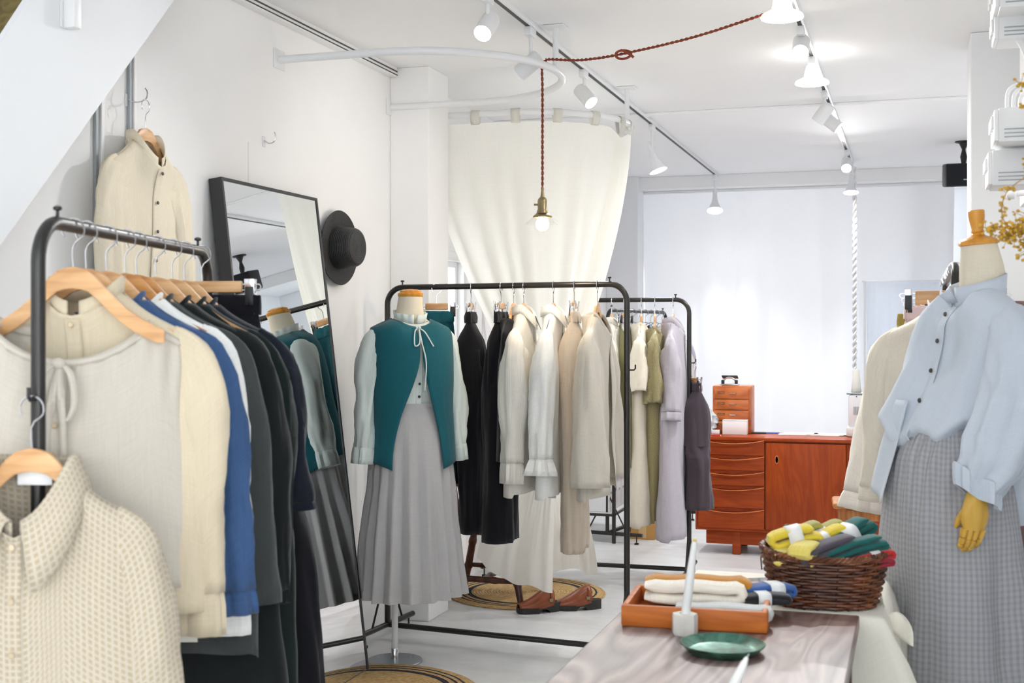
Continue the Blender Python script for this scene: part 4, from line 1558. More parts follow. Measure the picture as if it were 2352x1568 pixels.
def table_mat():
    t = NT('dark stained plank')
    v = t.coord('Object', (5.2, .75, 5))
    n = t.noise(v, 1.0, 2, .45, .9)
    ring = t.math('PINGPONG', t.math('MULTIPLY', n, 26.0), 1.0)
    fine = t.noise(t.coord('Object', (160, 5, 60)), 1, 4, .6)
    f = t.math('ADD', t.math('MULTIPLY', ring, .55), t.math('MULTIPLY', fine, .45))
    warm = t.noise(t.coord('Object', (2.2, 1.4, 1)), 1.3, 2)
    col = t.ramp(f, [(.2, (84, 73, 71)), (.5, (122, 110, 108)), (.72, (150, 138, 135)), (.9, (164, 130, 112))])
    col = t.mix(t.math('MULTIPLY', t.ramp(warm, [(.42, (0, 0, 0)), (.62, (255, 255, 255))]), .5), col, lin((128, 74, 50)), 'MIX')
    t.bump(f, .07, .001)
    r = t.n('ShaderNodeMapRange')
    t.l(fine, r.inputs[0])
    r.inputs[3].default_value = .42
    r.inputs[4].default_value = .54
    t.l(r.outputs[0], t.b.inputs['Roughness'])
    t.b.inputs['Coat Weight'].default_value = .3
    t.b.inputs['Coat Roughness'].default_value = .5
    return t.set(None, 0, 1.0, col)


M['table'] = table_mat()
tb = thing('display_table', 'dark grained wooden display table with tray, plate and candle on it', 'table', ((xa + xb) / 2, (1.35 + yt) / 2, 0))
LT = yt - 1.35
MB().box((0, 0, TZ - .016), (xb - xa, LT, .032), .004).build('tabletop', M['table'], tb, False)
for sx in (-1, 1):
    for sy in (-1, 1):
        MB().box((sx * ((xb - xa) / 2 - .04), sy * (LT / 2 - .05), (TZ - .032) / 2), (.05, .05, TZ - .032), .004).build('leg', M['walnut'], tb, False)
for sx in (-1, 1):
    MB().box((sx * ((xb - xa) / 2 - .035), 0, TZ - .072), (.02, LT - .15, .08), .003).build('apron', M['walnut'], tb, False)

# tray
a, bq = PZ(1426, 1438, TZ), PZ(1763, 1457, TZ)
tw = (bq - a).length
tang = atan2(bq.y - a.y, bq.x - a.x)
td = .24
cen = (a + bq) / 2 + RZ(tang).to_3x3() @ Vector((0, td / 2, 0))
ty = thing('tray', 'orange wooden tray holding folded socks on the dark table', 'tray', (cen.x, cen.y, TZ), tang)
MB().box((0, 0, .006), (tw - .02, td - .02, .010), .001).build('base', M['orange_wood'], ty, False)
for s in (-1, 1):
    MB().box((0, s * (td / 2 - .007), .024), (tw, .014, .048), .005).build('side_panel', M['orange_wood'], ty)
    MB().box((s * (tw / 2 - .007), 0, .024), (.014, td - .028, .048), .005).build('side_panel', M['orange_wood'], ty)


def folded(name, label, mat, p, rz, L, W_, th, layers=2, curl=.0, group=None, cat='socks', tilt=0.0, bands=()):
    """a soft thing folded over on itself: the profile runs back and forth along x"""
    t = thing(name, label, cat, p, rz, group)
    t.rotation_euler = (0, tilt, rz)
    path = []
    r = th / 2
    for k in range(layers):
        xs = [lerp(-L / 2 + r, L / 2 - r, i / 9) for i in range(10)]
        if k % 2:
            xs.reverse()
        z = r + k * th
        for i, x in enumerate(xs):
            path.append(Vector((x, 0, z + .002 * sin(x * 50 + k))))
        if k < layers - 1:
            s = 1 if k % 2 == 0 else -1
            path += [Vector((s * (L / 2 - r) + s * r * cos(a_), 0, z + r + r * sin(a_))) for a_ in (-pi / 4, 0, pi / 4)]
    rings = []
    m = len(path)
    for i, q in enumerate(path):
        d = (path[min(m - 1, i + 1)] - path[max(0, i - 1)]).normalized()
        nrm = Vector((-d.z, 0, d.x))
        wd = W_ * (1 - .10 * sst(.7, 1, i / m) + .03 * sin(i * .7))
        e = .35 if i in (0, m - 1) else 1
        ring = []
        for g in range(16):
            a_ = 2 * pi * g / 16
            cy = math.copysign(abs(cos(a_)) ** .5, cos(a_))
            cz = math.copysign(abs(sin(a_)) ** .8, sin(a_))
            ring.append(q + Vector((0, cy * wd / 2, 0)) + nrm * (cz * th * .47 * e))
        rings.append(ring)
    o = MB().loft(rings, True, True, True).build('knit', mat, t)
    zt_ = layers * th
    for (x, w_, bm) in bands:
        rb = []
        for g in range(17):
            a_ = 2 * pi * g / 16
            cy = math.copysign(abs(cos(a_)) ** .45, cos(a_))
            cz = math.copysign(abs(sin(a_)) ** .6, sin(a_))
            rb.append((cy * (W_ / 2 + .003), zt_ / 2 + cz * (zt_ / 2 + .0025)))
        MB().loft([[Vector((x - w_ / 2, y, z)) for y, z in rb], [Vector((x + w_ / 2, y, z)) for y, z in rb]], False).build('paper_band', bm, t, solid=.0012)
    return t


K = {}
for nm, rgb in (('cream', (244, 236, 222)), ('mustard', (196, 132, 40)), ('pale_grey', (206, 210, 208)), ('knit_blue', (58, 96, 160)), ('knit_black', (40, 42, 46)), ('yellow', (228, 204, 66)), ('pale_yellow', (232, 214, 110)), ('lime', (176, 172, 96)),
                ('slate', (82, 76, 88)), ('knit_teal', (24, 96, 92)), ('red', (190, 44, 42)), ('crimson', (150, 36, 52)), ('forest', (36, 70, 56)), ('knit_white', (238, 240, 240)), ('peach', (226, 190, 160)), ('leather', (104, 62, 40))):
    K[nm] = mat_fabric('knit ' + nm.replace('_', ' '), rgb, amount=.12, sheen=.3)
SG = 'folded socks in the orange tray'


def on_tray(x, y, z):
    return ty.matrix_basis @ Vector((x, y, z))


folded('socks', 'mustard socks folded along the back of the orange tray', K['mustard'], on_tray(-.02, .066, .018), tang + .10, .255, .07, .034, 2, group=SG)
folded('socks', 'cream socks folded on top of the pile in the orange tray', K['cream'], on_tray(-.02, .015, .030), tang + .10, .235, .065, .026, 2, group=SG, bands=())
folded('socks', 'pale grey ribbed socks along the front of the orange tray', K['pale_grey'], on_tray(.055, -.062, .014), tang + .05, .215, .055, .018, 2, group=SG)
folded('socks', 'white socks with pale grey sole lying under the cream pair in the tray', K['knit_white'], on_tray(-.055, -.05, .012), tang + .2, .15, .05, .014, 1, group=SG)
folded('socks', 'blue and white striped end of socks leaning out of the tray beside the basket', K['knit_blue'], on_tray(.145, .085, .034), tang + .5, .13, .055, .018, 2, group=SG, bands=((.02, .035, K['knit_white']),))
folded('socks', 'black socks with white band under the blue pair in the tray', K['knit_black'], on_tray(.14, .035, .030), tang + .35, .12, .05, .014, 2, group=SG, bands=((.0, .03, K['knit_white']),))
folded('socks', 'peach socks behind the blue pair in the tray', K['peach'], on_tray(.09, .10, .03), tang + .3, .10, .05, .018, 2, group=SG)

# candle, holder, plate
M['wax'] = mat_plain('white wax', (240, 240, 238), .45, 0, .5, .01)
M['wax_tip'] = mat_plain('yellow wax tip', (226, 196, 86), .5, 0, .5, .02)
M['plaster'] = mat_plain('white plaster', (226, 222, 214), .8, 0, .3, .06, 40, .002)


def candle(label, p, h, lean_, hl, tip=None):
    ho = thing('candle_holder', hl, 'candle holder', p, .3, 'plaster candle holders')
    MB().lathe([(.026, 0), (.0285, .004), (.0285, .040), (.027, .045), (.012, .046), (.0115, .030)], 7, Matrix.Identity(4), 1, .9).build('block', M['plaster'], ho, True, None, None, 30)
    t = thing('candle', label, 'candle', (p[0], p[1], p[2] + .030), 0, 'white taper candles')
    t.rotation_euler = lean_
    MB().lathe([(.0098, 0), (.0094, h * .5), (.0062, h - .012), (.0035, h - .004)], 16).build('taper', M['wax'], t)
    MB().lathe([(.0045, h - .016), (.0042, h - .004), (.0022, h)], 12).build('tip', tip or M['wax_tip'], t)
    MB().tube([(0, 0, h - .001), (.001, 0, h + .006)], .0007, 6).build('wick', M['card'], t)


pc = PZ(1569, 1461, TZ)
candle('tall white taper candle leaning slightly, in front of the orange tray', (pc.x, pc.y + .02, TZ), .178, (0, radians(7), .2), 'white plaster candle holder with the tall candle before the tray')
pc2 = PZ(1668, 1655, TZ)
candle('short white candle at the near edge of the table, closest to the camera', (pc2.x, pc2.y, TZ), .085, (0, radians(24), .25), 'white plaster candle holder with the short candle near the table edge', M['wax'])
pp = PZ(1660, 1484, TZ + .012)
M['patina'] = None
def patina():
    t = NT('verdigris plate')
    n = t.noise(t.coord('Object'), 22, 5, .6, .6)
    col = t.ramp(n, [(.3, (70, 62, 50)), (.45, (58, 104, 88)), (.6, (92, 140, 122)), (.75, (120, 160, 142))])
    t.bump(n, .2, .001)
    return t.set(.35, .45, .5, col)


M['patina'] = patina()
pt = thing('plate', 'small round verdigris green metal plate on the dark table', 'plate', (pp.x, pp.y, TZ))
MB().lathe([(.066, .0), (.070, .002), (.085, .017), (.0865, .019), (.0855, .020), (.083, .018), (.069, .006), (.064, .0045), (.002, .004)], 56, None, 1, 1, True, True).build('dish', M['patina'], pt)

# ------------------------------------------------------------------ cloth-covered stand with the basket
SZ = .69
bx0 = PZ(1895, 1385, SZ + .02)
sx0, sx1, sy0, sy1 = xb - .46, xb + .055, yt + .025, yt + .50
sd = thing('cloth_stand', 'low stand covered by a white cloth behind the dark table', 'stand', ((sx0 + sx1) / 2, (sy0 + sy1) / 2, 0))
MB().box((0, 0, SZ - .02), (sx1 - sx0 - .01, sy1 - sy0 - .01, .03), .004).build('tabletop', M['white'], sd, False)
for a_ in (-1, 1):
    for b_ in (-1, 1):
        MB().box((a_ * (sx1 - sx0) * .44, b_ * (sy1 - sy0) * .42, (SZ - .035) / 2), (.04, .04, SZ - .035), .003).build('leg', M['white'], sd, False)
dr = thing('tablecloth', 'ecru white cloth draped with loose corners over the stand under the basket', 'tablecloth', ((sx0 + sx1) / 2, (sy0 + sy1) / 2, SZ))
hx, hy = (sx1 - sx0) / 2, (sy1 - sy0) / 2
N_ = 120
rows = []
for j, (k, dz) in enumerate(((.02, 0), (.5, 0), (.85, .0), (.97, .0), (1.0, -.004), (1.012, -.02), (1.02, -.08), (1.03, -.18), (1.04, -.30), (1.05, -.42))):
    row = []
    for i in range(N_):
        a_ = 2 * pi * i / N_
        c_, s_ = cos(a_), sin(a_)
        m_ = max(abs(c_) / 1.0, abs(s_) / 1.0)
        x, y = c_ / m_ * hx * min(k, 1.0), s_ / m_ * hy * min(k, 1.0)
        out = max(0, k - 1) * 1.0
        corner = (min(abs(c_), abs(s_)) / max(abs(c_), abs(s_))) ** 3
        fl = (.010 * sin(a_ * 14) + .012 * sin(a_ * 23 + 1)) * sst(0, .2, -dz) + .10 * corner * sst(0, .16, -dz)
        nx_, ny_ = c_, s_
        z = dz * (1 + .25 * corner) + .001
        row.append(Vector((x + nx_ * (out + fl), y + ny_ * (out * .5 + fl * .8 * (1 if s_ > 0 else .15)), z)))
    rows.append(row)
MB().loft(rows, True, True).build('cloth', F['drape'], dr, angle=0)
# two loose corners fall towards the viewer beside the table
for q, (dx, dy, z0_, z1_, wx) in enumerate(((-.012, .10, .035, -.05, .075), (.004, -.012, -.05, -.42, .075))):
    rows = []
    for j in range(14):
        v = j / 13
        row = []
        for i in range(12):
            u = i / 11
            x = hx + dx + wx * u * (.35 + .65 * sst(0, .75, v)) - .02 * v * (1 - u)
            y = -hy + dy + .05 * (1 - u) - .05 * u * v + .012 * sin(u * 7 + v * 3 + q)
            z = lerp(z0_, z1_, v) - .05 * u * (1 - v) - .02 * sin(v * 5 + u * 3)
            row.append(Vector((x, y, z)))
        rows.append(row)
    MB().loft(rows, False).build('loose_corner', F['drape'], dr, solid=.002)


M['wicker'] = mat_wood('brown willow', [(64, 32, 16), (108, 58, 30), (150, 88, 48)], 0, 50, .38, .5)
pb = PZ(1893, 1392, SZ + .004)
PBY = pb.y + .115
bc = P(1893, 765, 3.08)
bk0 = thing('wicker_basket', 'brown woven wicker basket full of rolled socks behind the dark table', 'basket', (bc.x, max(bc.y, sy0 + .13), SZ + .002), .12)
BW0, BW1, BD0, BD1, BH = .118, .150, .092, .118, .125


def bpt(a, h, off=0):
    f = h / BH
    rx, ry = lerp(BW0, BW1, f ** .8) + off, lerp(BD0, BD1, f ** .8) + off
    c_, s_ = cos(a), sin(a)
    e = .82
    zz = h * (1 - 0) + .012 * f * (abs(c_) ** 2)
    return Vector((rx * math.copysign(abs(c_) ** e, c_), ry * math.copysign(abs(s_) ** e, s_), zz))


mb = MB()
nst = 26
rowsn = 16
for r in range(rowsn):
    h = .006 + (BH - .016) * r / (rowsn - 1)
    ring = []
    for i in range(nst * 4):
        a_ = 2 * pi * i / (nst * 4)
        ring.append(bpt(a_, h + .0012 * noise.noise(Vector((cos(a_) * 5, sin(a_) * 5, r))), .0042 * cos(a_ * nst / 2 + (pi if r % 2 else 0))))
    mb.tube(ring, .0040 + .0006 * sin(r * 2.1), 7, False, True)
for i in range(nst):
    a_ = 2 * pi * i / nst
    mb.tube([bpt(a_, h) for h in (.0, .04, .08, BH - .004)], .0024, 6)
MB_b = mb.build('weave', M['wicker'], bk0)
mb = MB()
mb.loft([[bpt(2 * pi * i / 40, .004, -.003) * k + Vector((0, 0, .002)) for i in range(40)] for k in (1, .5, .02)], True)
mb.build('base', M['wicker'], bk0)
mb = MB()
for s in range(3):
    ring = []
    for i in range(132):
        a_ = 2 * pi * i / 132
        ph_ = a_ * 26 + s * 2 * pi / 3
        p = bpt(a_, BH - .002, .0045 * cos(ph_))
        p.z += .0045 * sin(ph_)
        ring.append(p)
    mb.tube(ring, .0044, 7, False, True)
mb.build('rim', M['wicker'], bk0)

BG = 'rolled socks in the wicker basket'
M['paper_band'] = mat_plain('white paper band', (240, 240, 238), .6, 0, .3, .01)


def in_basket(x, y, z):
    return bk0.matrix_basis @ Vector((x, y, z))


pb_ = M['paper_band']
items = [
    ('pale yellow socks rolled low at the near side of the basket', 'pale_yellow', (-.085, -.062, .100), .3, .10, .055, .02, 2, .0, ()),
    ('rolled yellow socks end-on at the front of the basket', 'pale_yellow', (-.045, -.078, .106), 1.2, .075, .06, .018, 3, -.15, ()),
    ('bright yellow socks with a clear band standing in the basket', 'yellow', (-.062, -.02, .122), .25, .115, .07, .022, 3, -.25, ((.0, .035, pb_),)),
    ('second bright yellow socks behind, with a white band', 'yellow', (.005, .022, .128), .5, .12, .055, .02, 2, -.5, ((.0, .03, pb_),)),
    ('slate purple socks laid across the basket front', 'slate', (.012, -.062, .112), .55, .15, .06, .017, 3, -.32, ()),
    ('dark teal socks beside the slate pair', 'knit_teal', (.072, -.048, .116), .45, .15, .055, .016, 3, -.28, ()),
    ('red socks with a white band at the end of the basket', 'red', (.104, -.052, .108), .45, .11, .05, .014, 2, -.18, ((.01, .022, pb_),)),
    ('crimson socks under the red pair', 'crimson', (.108, -.064, .098), .4, .095, .04, .012, 2, -.1, ()),
    ('lime green socks with white band at the back of the basket', 'lime', (-.055, .05, .132), .5, .12, .05, .02, 2, -.45, ((.01, .032, pb_),)),
    ('second lime green socks with white band near the teal pair', 'lime', (.0, .062, .138), .6, .12, .046, .018, 2, -.45, ((.0, .03, pb_),)),
    ('teal green socks with white band at the back corner of the basket', 'knit_teal', (.075, .045, .138), .7, .12, .06, .018, 3, -.5, ((-.01, .036, pb_),)),
    ('forest green socks wedged between yellow and slate pairs', 'forest', (-.012, -.045, .108), .7, .09, .04, .016, 2, -.4, ()),
]
for lb, mt, p, rz, L, W_, th, ly, tl_, bd in items:
    folded('socks', lb, K[mt], in_basket(*p), rz, L, W_, th, ly, group=BG, tilt=tl_, bands=bd)
# a dark lining fills the basket below the socks
MB().lathe([(.001, .0), (.085, .002), (.105, .05), (.11, .085), (.06, .098), (.001, .10)], 30, Matrix.Translation((0, 0, .006)), 1.05, .82).build('lining', K['slate'], bk0)
# belts behind the socks
for i, (dx, dz, lb) in enumerate(((-.03, 0, 'coiled brown leather belt resting on the back of the basket'), (.012, .004, 'second coiled brown leather belt next to the first one'))):
    t = thing('belt', lb, 'belt', in_basket(-.025 + dx, .085, .150 + dz), .4, 'coiled leather belts')
    t.rotation_euler = (radians(18), radians(22), .4)
    rg = []
    for a_ in range(40):
        q = 2 * pi * a_ / 40
        rg.append([Vector((.045 * cos(q), .028 * sin(q), -.008)), Vector((.045 * cos(q), .028 * sin(q), .008))])
    MB().loft([[r[0] for r in rg], [r[1] for r in rg]], True).build('strap', K['leather'], t, solid=.004)
for i, (p, lb) in enumerate((((-.10, .09, .135), 'pair of dark sunglasses behind the lime socks at the basket rim'), ((.055, .085, .155), 'silver buckled strap lying across the back of the basket'))):
    t = thing('sunglasses' if i == 0 else 'buckled_strap', lb, 'sunglasses' if i == 0 else 'strap', in_basket(*p), .5)
    if i == 0:
        for s in (-1, 1):
            MB().tube([(s * .024 + .018 * cos(q * pi / 8), 0, .014 * sin(q * pi / 8)) for q in range(16)], .0022, 6, False, True).build('rim', M['black'], t)
            MB().lathe([(.017, -.0008), (.017, .0008)], 20, Matrix.Translation((s * .024, 0, 0)) @ Matrix.Rotation(pi / 2, 4, 'X') @ Matrix.Diagonal((1, .76, 1, 1))).build('lens', M['black'], t)
            MB().tube([(s * .042, 0, .006), (s * .044, .06, .004), (s * .042, .085, -.012)], .0018, 6).build('temple', M['black'], t)
        t.rotation_euler = (radians(-60), 0, .4)
    else:
        MB().box((0, 0, 0), (.12, .012, .004), .001).build('band', M['alu'], t)
        MB().box((.02, -.004, .004), (.022, .016, .006), .002).build('buckle', M['steel'], t)
        t.rotation_euler = (0, radians(-10), .35)
# black bag by the basket
bg_ = thing('leather_pouch', 'small black leather pouch on the white cloth next to the basket', 'pouch', (bk0.location.x - .165, bk0.location.y + .03, SZ + .003), .5)
MB().box((0, 0, .02), (.09, .06, .036), .014).build('body', M['black'], bg_)
MB().box((0, -.004, .036), (.084, .058, .008), .003).build('flap', M['black'], bg_)
# ------------------------------------------------------------------ sideboard
YS = 7.72
def sx(px):
    return PY(px, 1000, YS).x
def szz(px, py):
    return PY(px, py, YS).z
XA, XE = sx(1597), .10
sb = thing('sideboard', 'long teak sideboard with curved-lip drawers and sliding doors at the back', 'sideboard', ((XA + XE) / 2, YS, 0))
ox = (XA + XE) / 2
SD = .45
ztop, zbot = szz(1680, 1003), szz(1680, 1219)
wS = XE - XA
mb = MB()
mb.box((0, SD / 2 + .004, (ztop + zbot) / 2), (wS - .016, SD - .02, ztop - zbot - .03), .002)
mb.build('carcass', M['teak_v'], sb, False)
MB().box((0, SD / 2, ztop - .011), (wS + .004, SD + .016, .022), .005).build('top', M['teak'], sb)
MB().box((0, SD / 2, zbot + .009), (wS, SD, .018), .004).build('bottom_rail', M['teak'], sb)
for s in (-1, 1):
    MB().box((s * (wS / 2 - .008), SD / 2, (ztop + zbot) / 2), (.016, SD, ztop - zbot - .03), .003).build('side_panel', M['teak_v'], sb)
xd = sx(1757) - ox
zs = [szz(1680, y) for y in (1008, 1045, 1080, 1115, 1166, 1214)]
M['lip'] = mat_wood('pale teak lip', [(178, 92, 46), (206, 118, 66), (220, 136, 84)], 0, 30, .3, .5)
for i in range(5):
    z1, z0 = zs[i], zs[i + 1]
    w_ = xd + wS / 2 - .022
    cx = -wS / 2 + .016 + w_ / 2 + .002
    d = MB()
    n = 24
    # the drawer front's upper edge is scooped and swells into a lip
    rings = []
    for k in range(n + 1):
        u = -1 + 2 * k / n
        sag = .022 * (1 - u * u)
        x = cx + u * w_ / 2
        zt_ = z1 - .006 - sag
        bul = .016 * (1 - u * u)
        rings.append([Vector((x, .012, zt_)), Vector((x, -.004 - bul, zt_)), Vector((x, -.010 - bul, zt_ - .004)), Vector((x, -.008, zt_ - .022)), Vector((x, -.006, z0 + .003)), Vector((x, .012, z0 + .003))])
    d.loft(rings, True, True, True)
    dd = d.build('drawer', M['teak'], sb, True, None, None, 30)
    lip = MB().tube([(cx + u * w_ / 2, -.008 - .016 * (1 - u * u), z1 - .005 - .022 * (1 - u * u)) for u in [(-1 + 2 * k / n) for k in range(n + 1)]], .0028, 8)
    lip.build('lip', M['lip'], dd)
    MB().box((cx, .006, z1 - .010), (w_, .008, .022)).build('gap_strip', M['teak'], dd, False)  # plain teak strip closing the gap above the scooped edge
xm = sx(1943) - ox
for q, (a_, b_) in enumerate(((xd + .006, xm), (xm + .002, wS / 2 - .018))):
    yy = -.004 if q == 0 else .010
    do = MB().box(((a_ + b_) / 2, yy, (ztop + zbot) / 2 - .006), (b_ - a_, .014, ztop - zbot - .05), .002).build('door', M['teak_v'], sb)
    hx_ = a_ + .065 if q == 0 else b_ - .065
    MB().lathe([(.011, .0), (.011, .002), (.009, .002), (.008, .0)], 20, Matrix.Translation((hx_, yy - .0075, ztop - .13)) @ Matrix.Rotation(pi / 2, 4, 'X') @ Matrix.Diagonal((1, 2.4, 1, 1))).build('handle', M['lip'], do)
bs_ = MB()
bs_.box((0, .05, zbot - .045), (wS - .12, .022, .085), .004)
bs_.box((0, SD - .06, zbot - .045), (wS - .12, .022, .085), .004)
bs_.box((-wS / 2 + .10, SD / 2, zbot - .03), (.03, SD - .12, .06), .004)
bs_.box((wS / 2 - .10, SD / 2, zbot - .03), (.03, SD - .12, .06), .004)
bs_.build('plinth', M['walnut_red'] if 'walnut_red' in M else M['teak'], sb)
for a_ in (-wS / 2 + .245, wS / 2 - .245):
    for y in (.055, SD - .06):
        MB().box((a_, y, zbot / 2 - .005), (.05, .04, zbot - .01), .005).build('leg', M['teak'], sb)

# small chest
pc_ = P(1682, 765, 7.93)
ZT = ztop
ch = thing('drawer_chest', 'small teak chest of four drawers standing on the sideboard', 'chest of drawers', (pc_.x - .004, 7.975, ZT))
cw, cd_, chh = .240, .19, .30
MB().box((0, cd_ / 2, chh / 2), (cw, cd_, chh), .008).build('carcass', M['chest_wood'], ch)
for i in range(4):
    z = chh - .017 - (i + .5) * (chh - .03) / 4
    hgt = (chh - .03) / 4 - .006
    d = MB().box((0, -.004, z), (cw - .026, .012, hgt), .002).build('drawer', M['chest_wood'], ch)
    MB().tube([(-.012, -.01, z + .004), (-.010, -.02, z + .004), (.026, -.02, z + .004), (.028, -.01, z + .004)], .003, 8).build('handle', M['steel'], d)
    l_ = MB()
    for zz_, w2, h2 in ((z + .014, .042, .0022), (z + .003, .042, .0022)):
        l_.box((-.065, -.0105, zz_), (w2, .003, h2))
    for xx_ in (-.086, -.044):
        l_.box((xx_, -.0105, z + .0085), (.0022, .003, .013))
    l_.build('label_frame', M['brass'], d, False)
hp_ = thing('hole_punch', 'chrome and black hole punch standing on the small teak chest', 'hole punch', (pc_.x - .026, 8.05, ZT + chh))
MB().box((0, 0, .005), (.115, .06, .010), .003).build('base', M['steel'], hp_)
ar = MB().tube(arc((0, -.01, .018), .032, 0, pi, 14, (1.25, 0, 0), (0, 0, 1)), .006, 8)
ar.build('lever_arm', M['steel'], hp_)
MB().box((0, .012, .052), (.10, .05, .010), .003, Matrix.Rotation(radians(-18), 3, 'X')).build('lever', M['black'], hp_)
for s in (-1, 1):
    MB().box((s * .042, -.008, .022), (.018, .03, .026), .004).build('punch_head', M['black'], hp_)

def on_sb(px, py):
    return PZ(px, py, ZT)


wb_ = on_sb(1687, 998)
t = thing('paper_box', 'white paper box in front of the small teak chest', 'box', (wb_.x, wb_.y + .036, ZT), 0)
MB().box((0, 0, .043), (.150, .07, .086), .003).build('box', M['white'], t)
MB().box((0, 0, .088), (.152, .072, .006), .002).build('lid', M['white'], t)
t = thing('card_holder', 'small white card holder between mauve trousers and paper box', 'card holder', (on_sb(1634, 996).x, on_sb(1634, 996).y + .02, ZT))
MB().box((-.025, 0, .018), (.045, .03, .036), .002).build('box', M['white'], t)
MB().box((.025, 0, .012), (.05, .03, .024), .002).build('tray', M['white'], t)
t = thing('pen', 'red pen lying at the front edge of the sideboard top', 'pen', (on_sb(1638, 998).x, 7.735, ZT + .005), .05)
MB().tube([(-.06, 0, 0), (-.055, 0, 0), (.05, 0, 0), (.062, 0, 0)], [.001, .0042, .0042, .003], 10).build('barrel', mat_plain('red plastic', (200, 40, 50), .3), t)
MB().tube([(.062, 0, 0), (.066, 0, 0)], .0042, 10).build('cap', M['white'], t)
t = thing('pen', 'blue pen lying on the sideboard top beside the papers', 'pen', (on_sb(1772, 996).x, on_sb(1772, 996).y, ZT + .005), .2)
MB().tube([(-.05, 0, 0), (.05, 0, 0)], .004, 10).build('barrel', mat_plain('blue plastic', (60, 90, 190), .3), t)
t = thing('phone', 'thin black phone lying beside the white paper box', 'phone', (on_sb(1740, 996).x, on_sb(1740, 996).y + .02, ZT), .15)
MB().box((0, 0, .005), (.10, .05, .009), .003).build('slab', M['black'], t)
for i, (px, lb) in enumerate(((1835, 'white paper sheets spread on the sideboard, nearer the pens'), (1900, 'white paper sheets on the sideboard, nearer the sewing machine'))):
    t = thing('papers', lb, 'paper', (on_sb(px, 990).x, 8.02, ZT), .1 - .15 * i, 'papers on the sideboard')
    for k in range(3):
        MB().box((.02 * k, .012 * k, .002 + .002 * k), (.20, .13, .0018), 0, .07 * k).build('sheet', M['card'], t, False)
t = thing('plastic_bag', 'crumpled clear plastic bag beside the small teak chest', 'bag', (P(1622, 960, 7.95).x, 7.98, ZT + .002))
M['poly'] = mat_plain('clear polythene', (206, 214, 218), .15, 0, .6, .08, 14)
rg = []
for i in range(15):
    v = i / 14
    r = []
    for k in range(26):
        a_ = 2 * pi * k / 26
        q = .075 * sin(pi * min(1, .1 + v * .88)) ** .6
        q *= 1 + .42 * noise.noise(Vector((cos(a_) * 2.3, sin(a_) * 2.3, v * 5))) + .2 * noise.noise(Vector((cos(a_) * 6, sin(a_) * 6, v * 11)))
        r.append(Vector((q * cos(a_), q * .8 * sin(a_), v * .155)))
    rg.append(r)
MB().loft(rg, True, True, True).build('film', M['poly'], t, True, None, None, 20)

# sewing machine
ps = on_sb(1988, 986)
sm = thing('sewing_machine', 'white overlock sewing machine on the sideboard with a thread cone on top', 'sewing machine', (ps.x + .03, 8.0, ZT))
MB().box((0, 0, .03), (.24, .16, .06), .014).build('base', M['plastic'], sm)
MB().box((0, .01, .155), (.22, .13, .20), .018).build('body', M['plastic'], sm)
MB().box((0, .02, .262), (.24, .13, .012), .005).build('thread_tray', M['alu'], sm)
v_ = MB()
for i in range(7):
    v_.box((-.075 + i * .011, -.057, .16), (.005, .004, .05), .001)
v_.build('vent', M['grey_line'], sm)
for z in (.245, .09):
    MB().lathe([(.004, 0), (.004, .004)], 12, aim_matrix((-.06, -.055, z), (0, -1, 0))).build('screw', M['dark_grey'], sm)
MB().tube([(-.07, .03, .268), (-.07, .03, .33)], .003, 8).build('spool_pin', M['dark_grey'], sm)
tc = thing('thread_cone', 'tall cream thread cone on the white sewing machine, under the rope', 'thread cone', (ps.x - .035, 8.03, ZT + .268))
MB().lathe([(.029, 0), (.031, .004), (.019, .135), (.016, .139)], 24).build('thread', M['card'], tc)
tc2 = thing('thread_cone', 'short white thread spool on the sewing machine beside the coat', 'thread cone', (ps.x + .065, 8.03, ZT + .268))
MB().lathe([(.027, 0), (.028, .08), (.026, .084)], 24).build('thread', M['white'], tc2)

# stool
ps_ = P(1945, 1143, 6.2)
stl = thing('wooden_stool', 'oak stool with a round-edged seat in front of the sideboard doors', 'stool', (ps_.x + .10, ps_.y, 0), .08)
zs_ = 1.35 - (1148 - 765) / FPX * 6.2
MB().box((0, 0, zs_ - .012), (.34, .28, .03), .013).build('seat', M['stool_wood'], stl)
MB().box((0, -.10, zs_ - .058), (.26, .02, .05), .004).build('rail', M['stool_wood'], stl)
MB().box((0, .10, zs_ - .058), (.26, .02, .05), .004).build('rail', M['stool_wood'], stl)
for a_ in (-1, 1):
    for b_ in (-1, 1):
        MB().tube([(a_ * .12, b_ * .10, zs_ - .025), (a_ * .135, b_ * .115, .0)], [.019, .014], 10).build('leg', M['stool_wood'], stl)

# ------------------------------------------------------------------ curtain on the back wall
YC = 10.12
xa_, xb_ = -2.12, .29
def hang_sheet(name, mat, x0, x1, y, z1, z0, n, amp, seed, parent=None, top=.35):
    rows = []
    m = 30
    for j in range(m):
        v = j / (m - 1)
        row = []
        for i in range(n):
            u = i / (n - 1)
            x = lerp(x0, x1, u)
            f = sin(u * 46 * (x1 - x0) / 2.4 + 2.2 * noise.noise(Vector((u * 5, v * .7, seed)))) * (.5 + .5 * noise.noise(Vector((u * 7, v * .5, seed + 4))))
            f += .5 * noise.noise(Vector((u * 16, v * 1.2, seed + 9)))
            ff = cos(u * 46 * (x1 - x0) / 2.4 + 2.2 * noise.noise(Vector((u * 5, v * .7, seed))))
            row.append(Vector((x + .25 * amp * f + .55 * amp * ff * lerp(top, 1, sst(0, .4, v)), y + amp * f * lerp(top, 1, sst(0, .4, v)), lerp(z1, z0, v))))
        rows.append(row)
    return MB().loft(rows, False).build(name, mat, parent, angle=0)


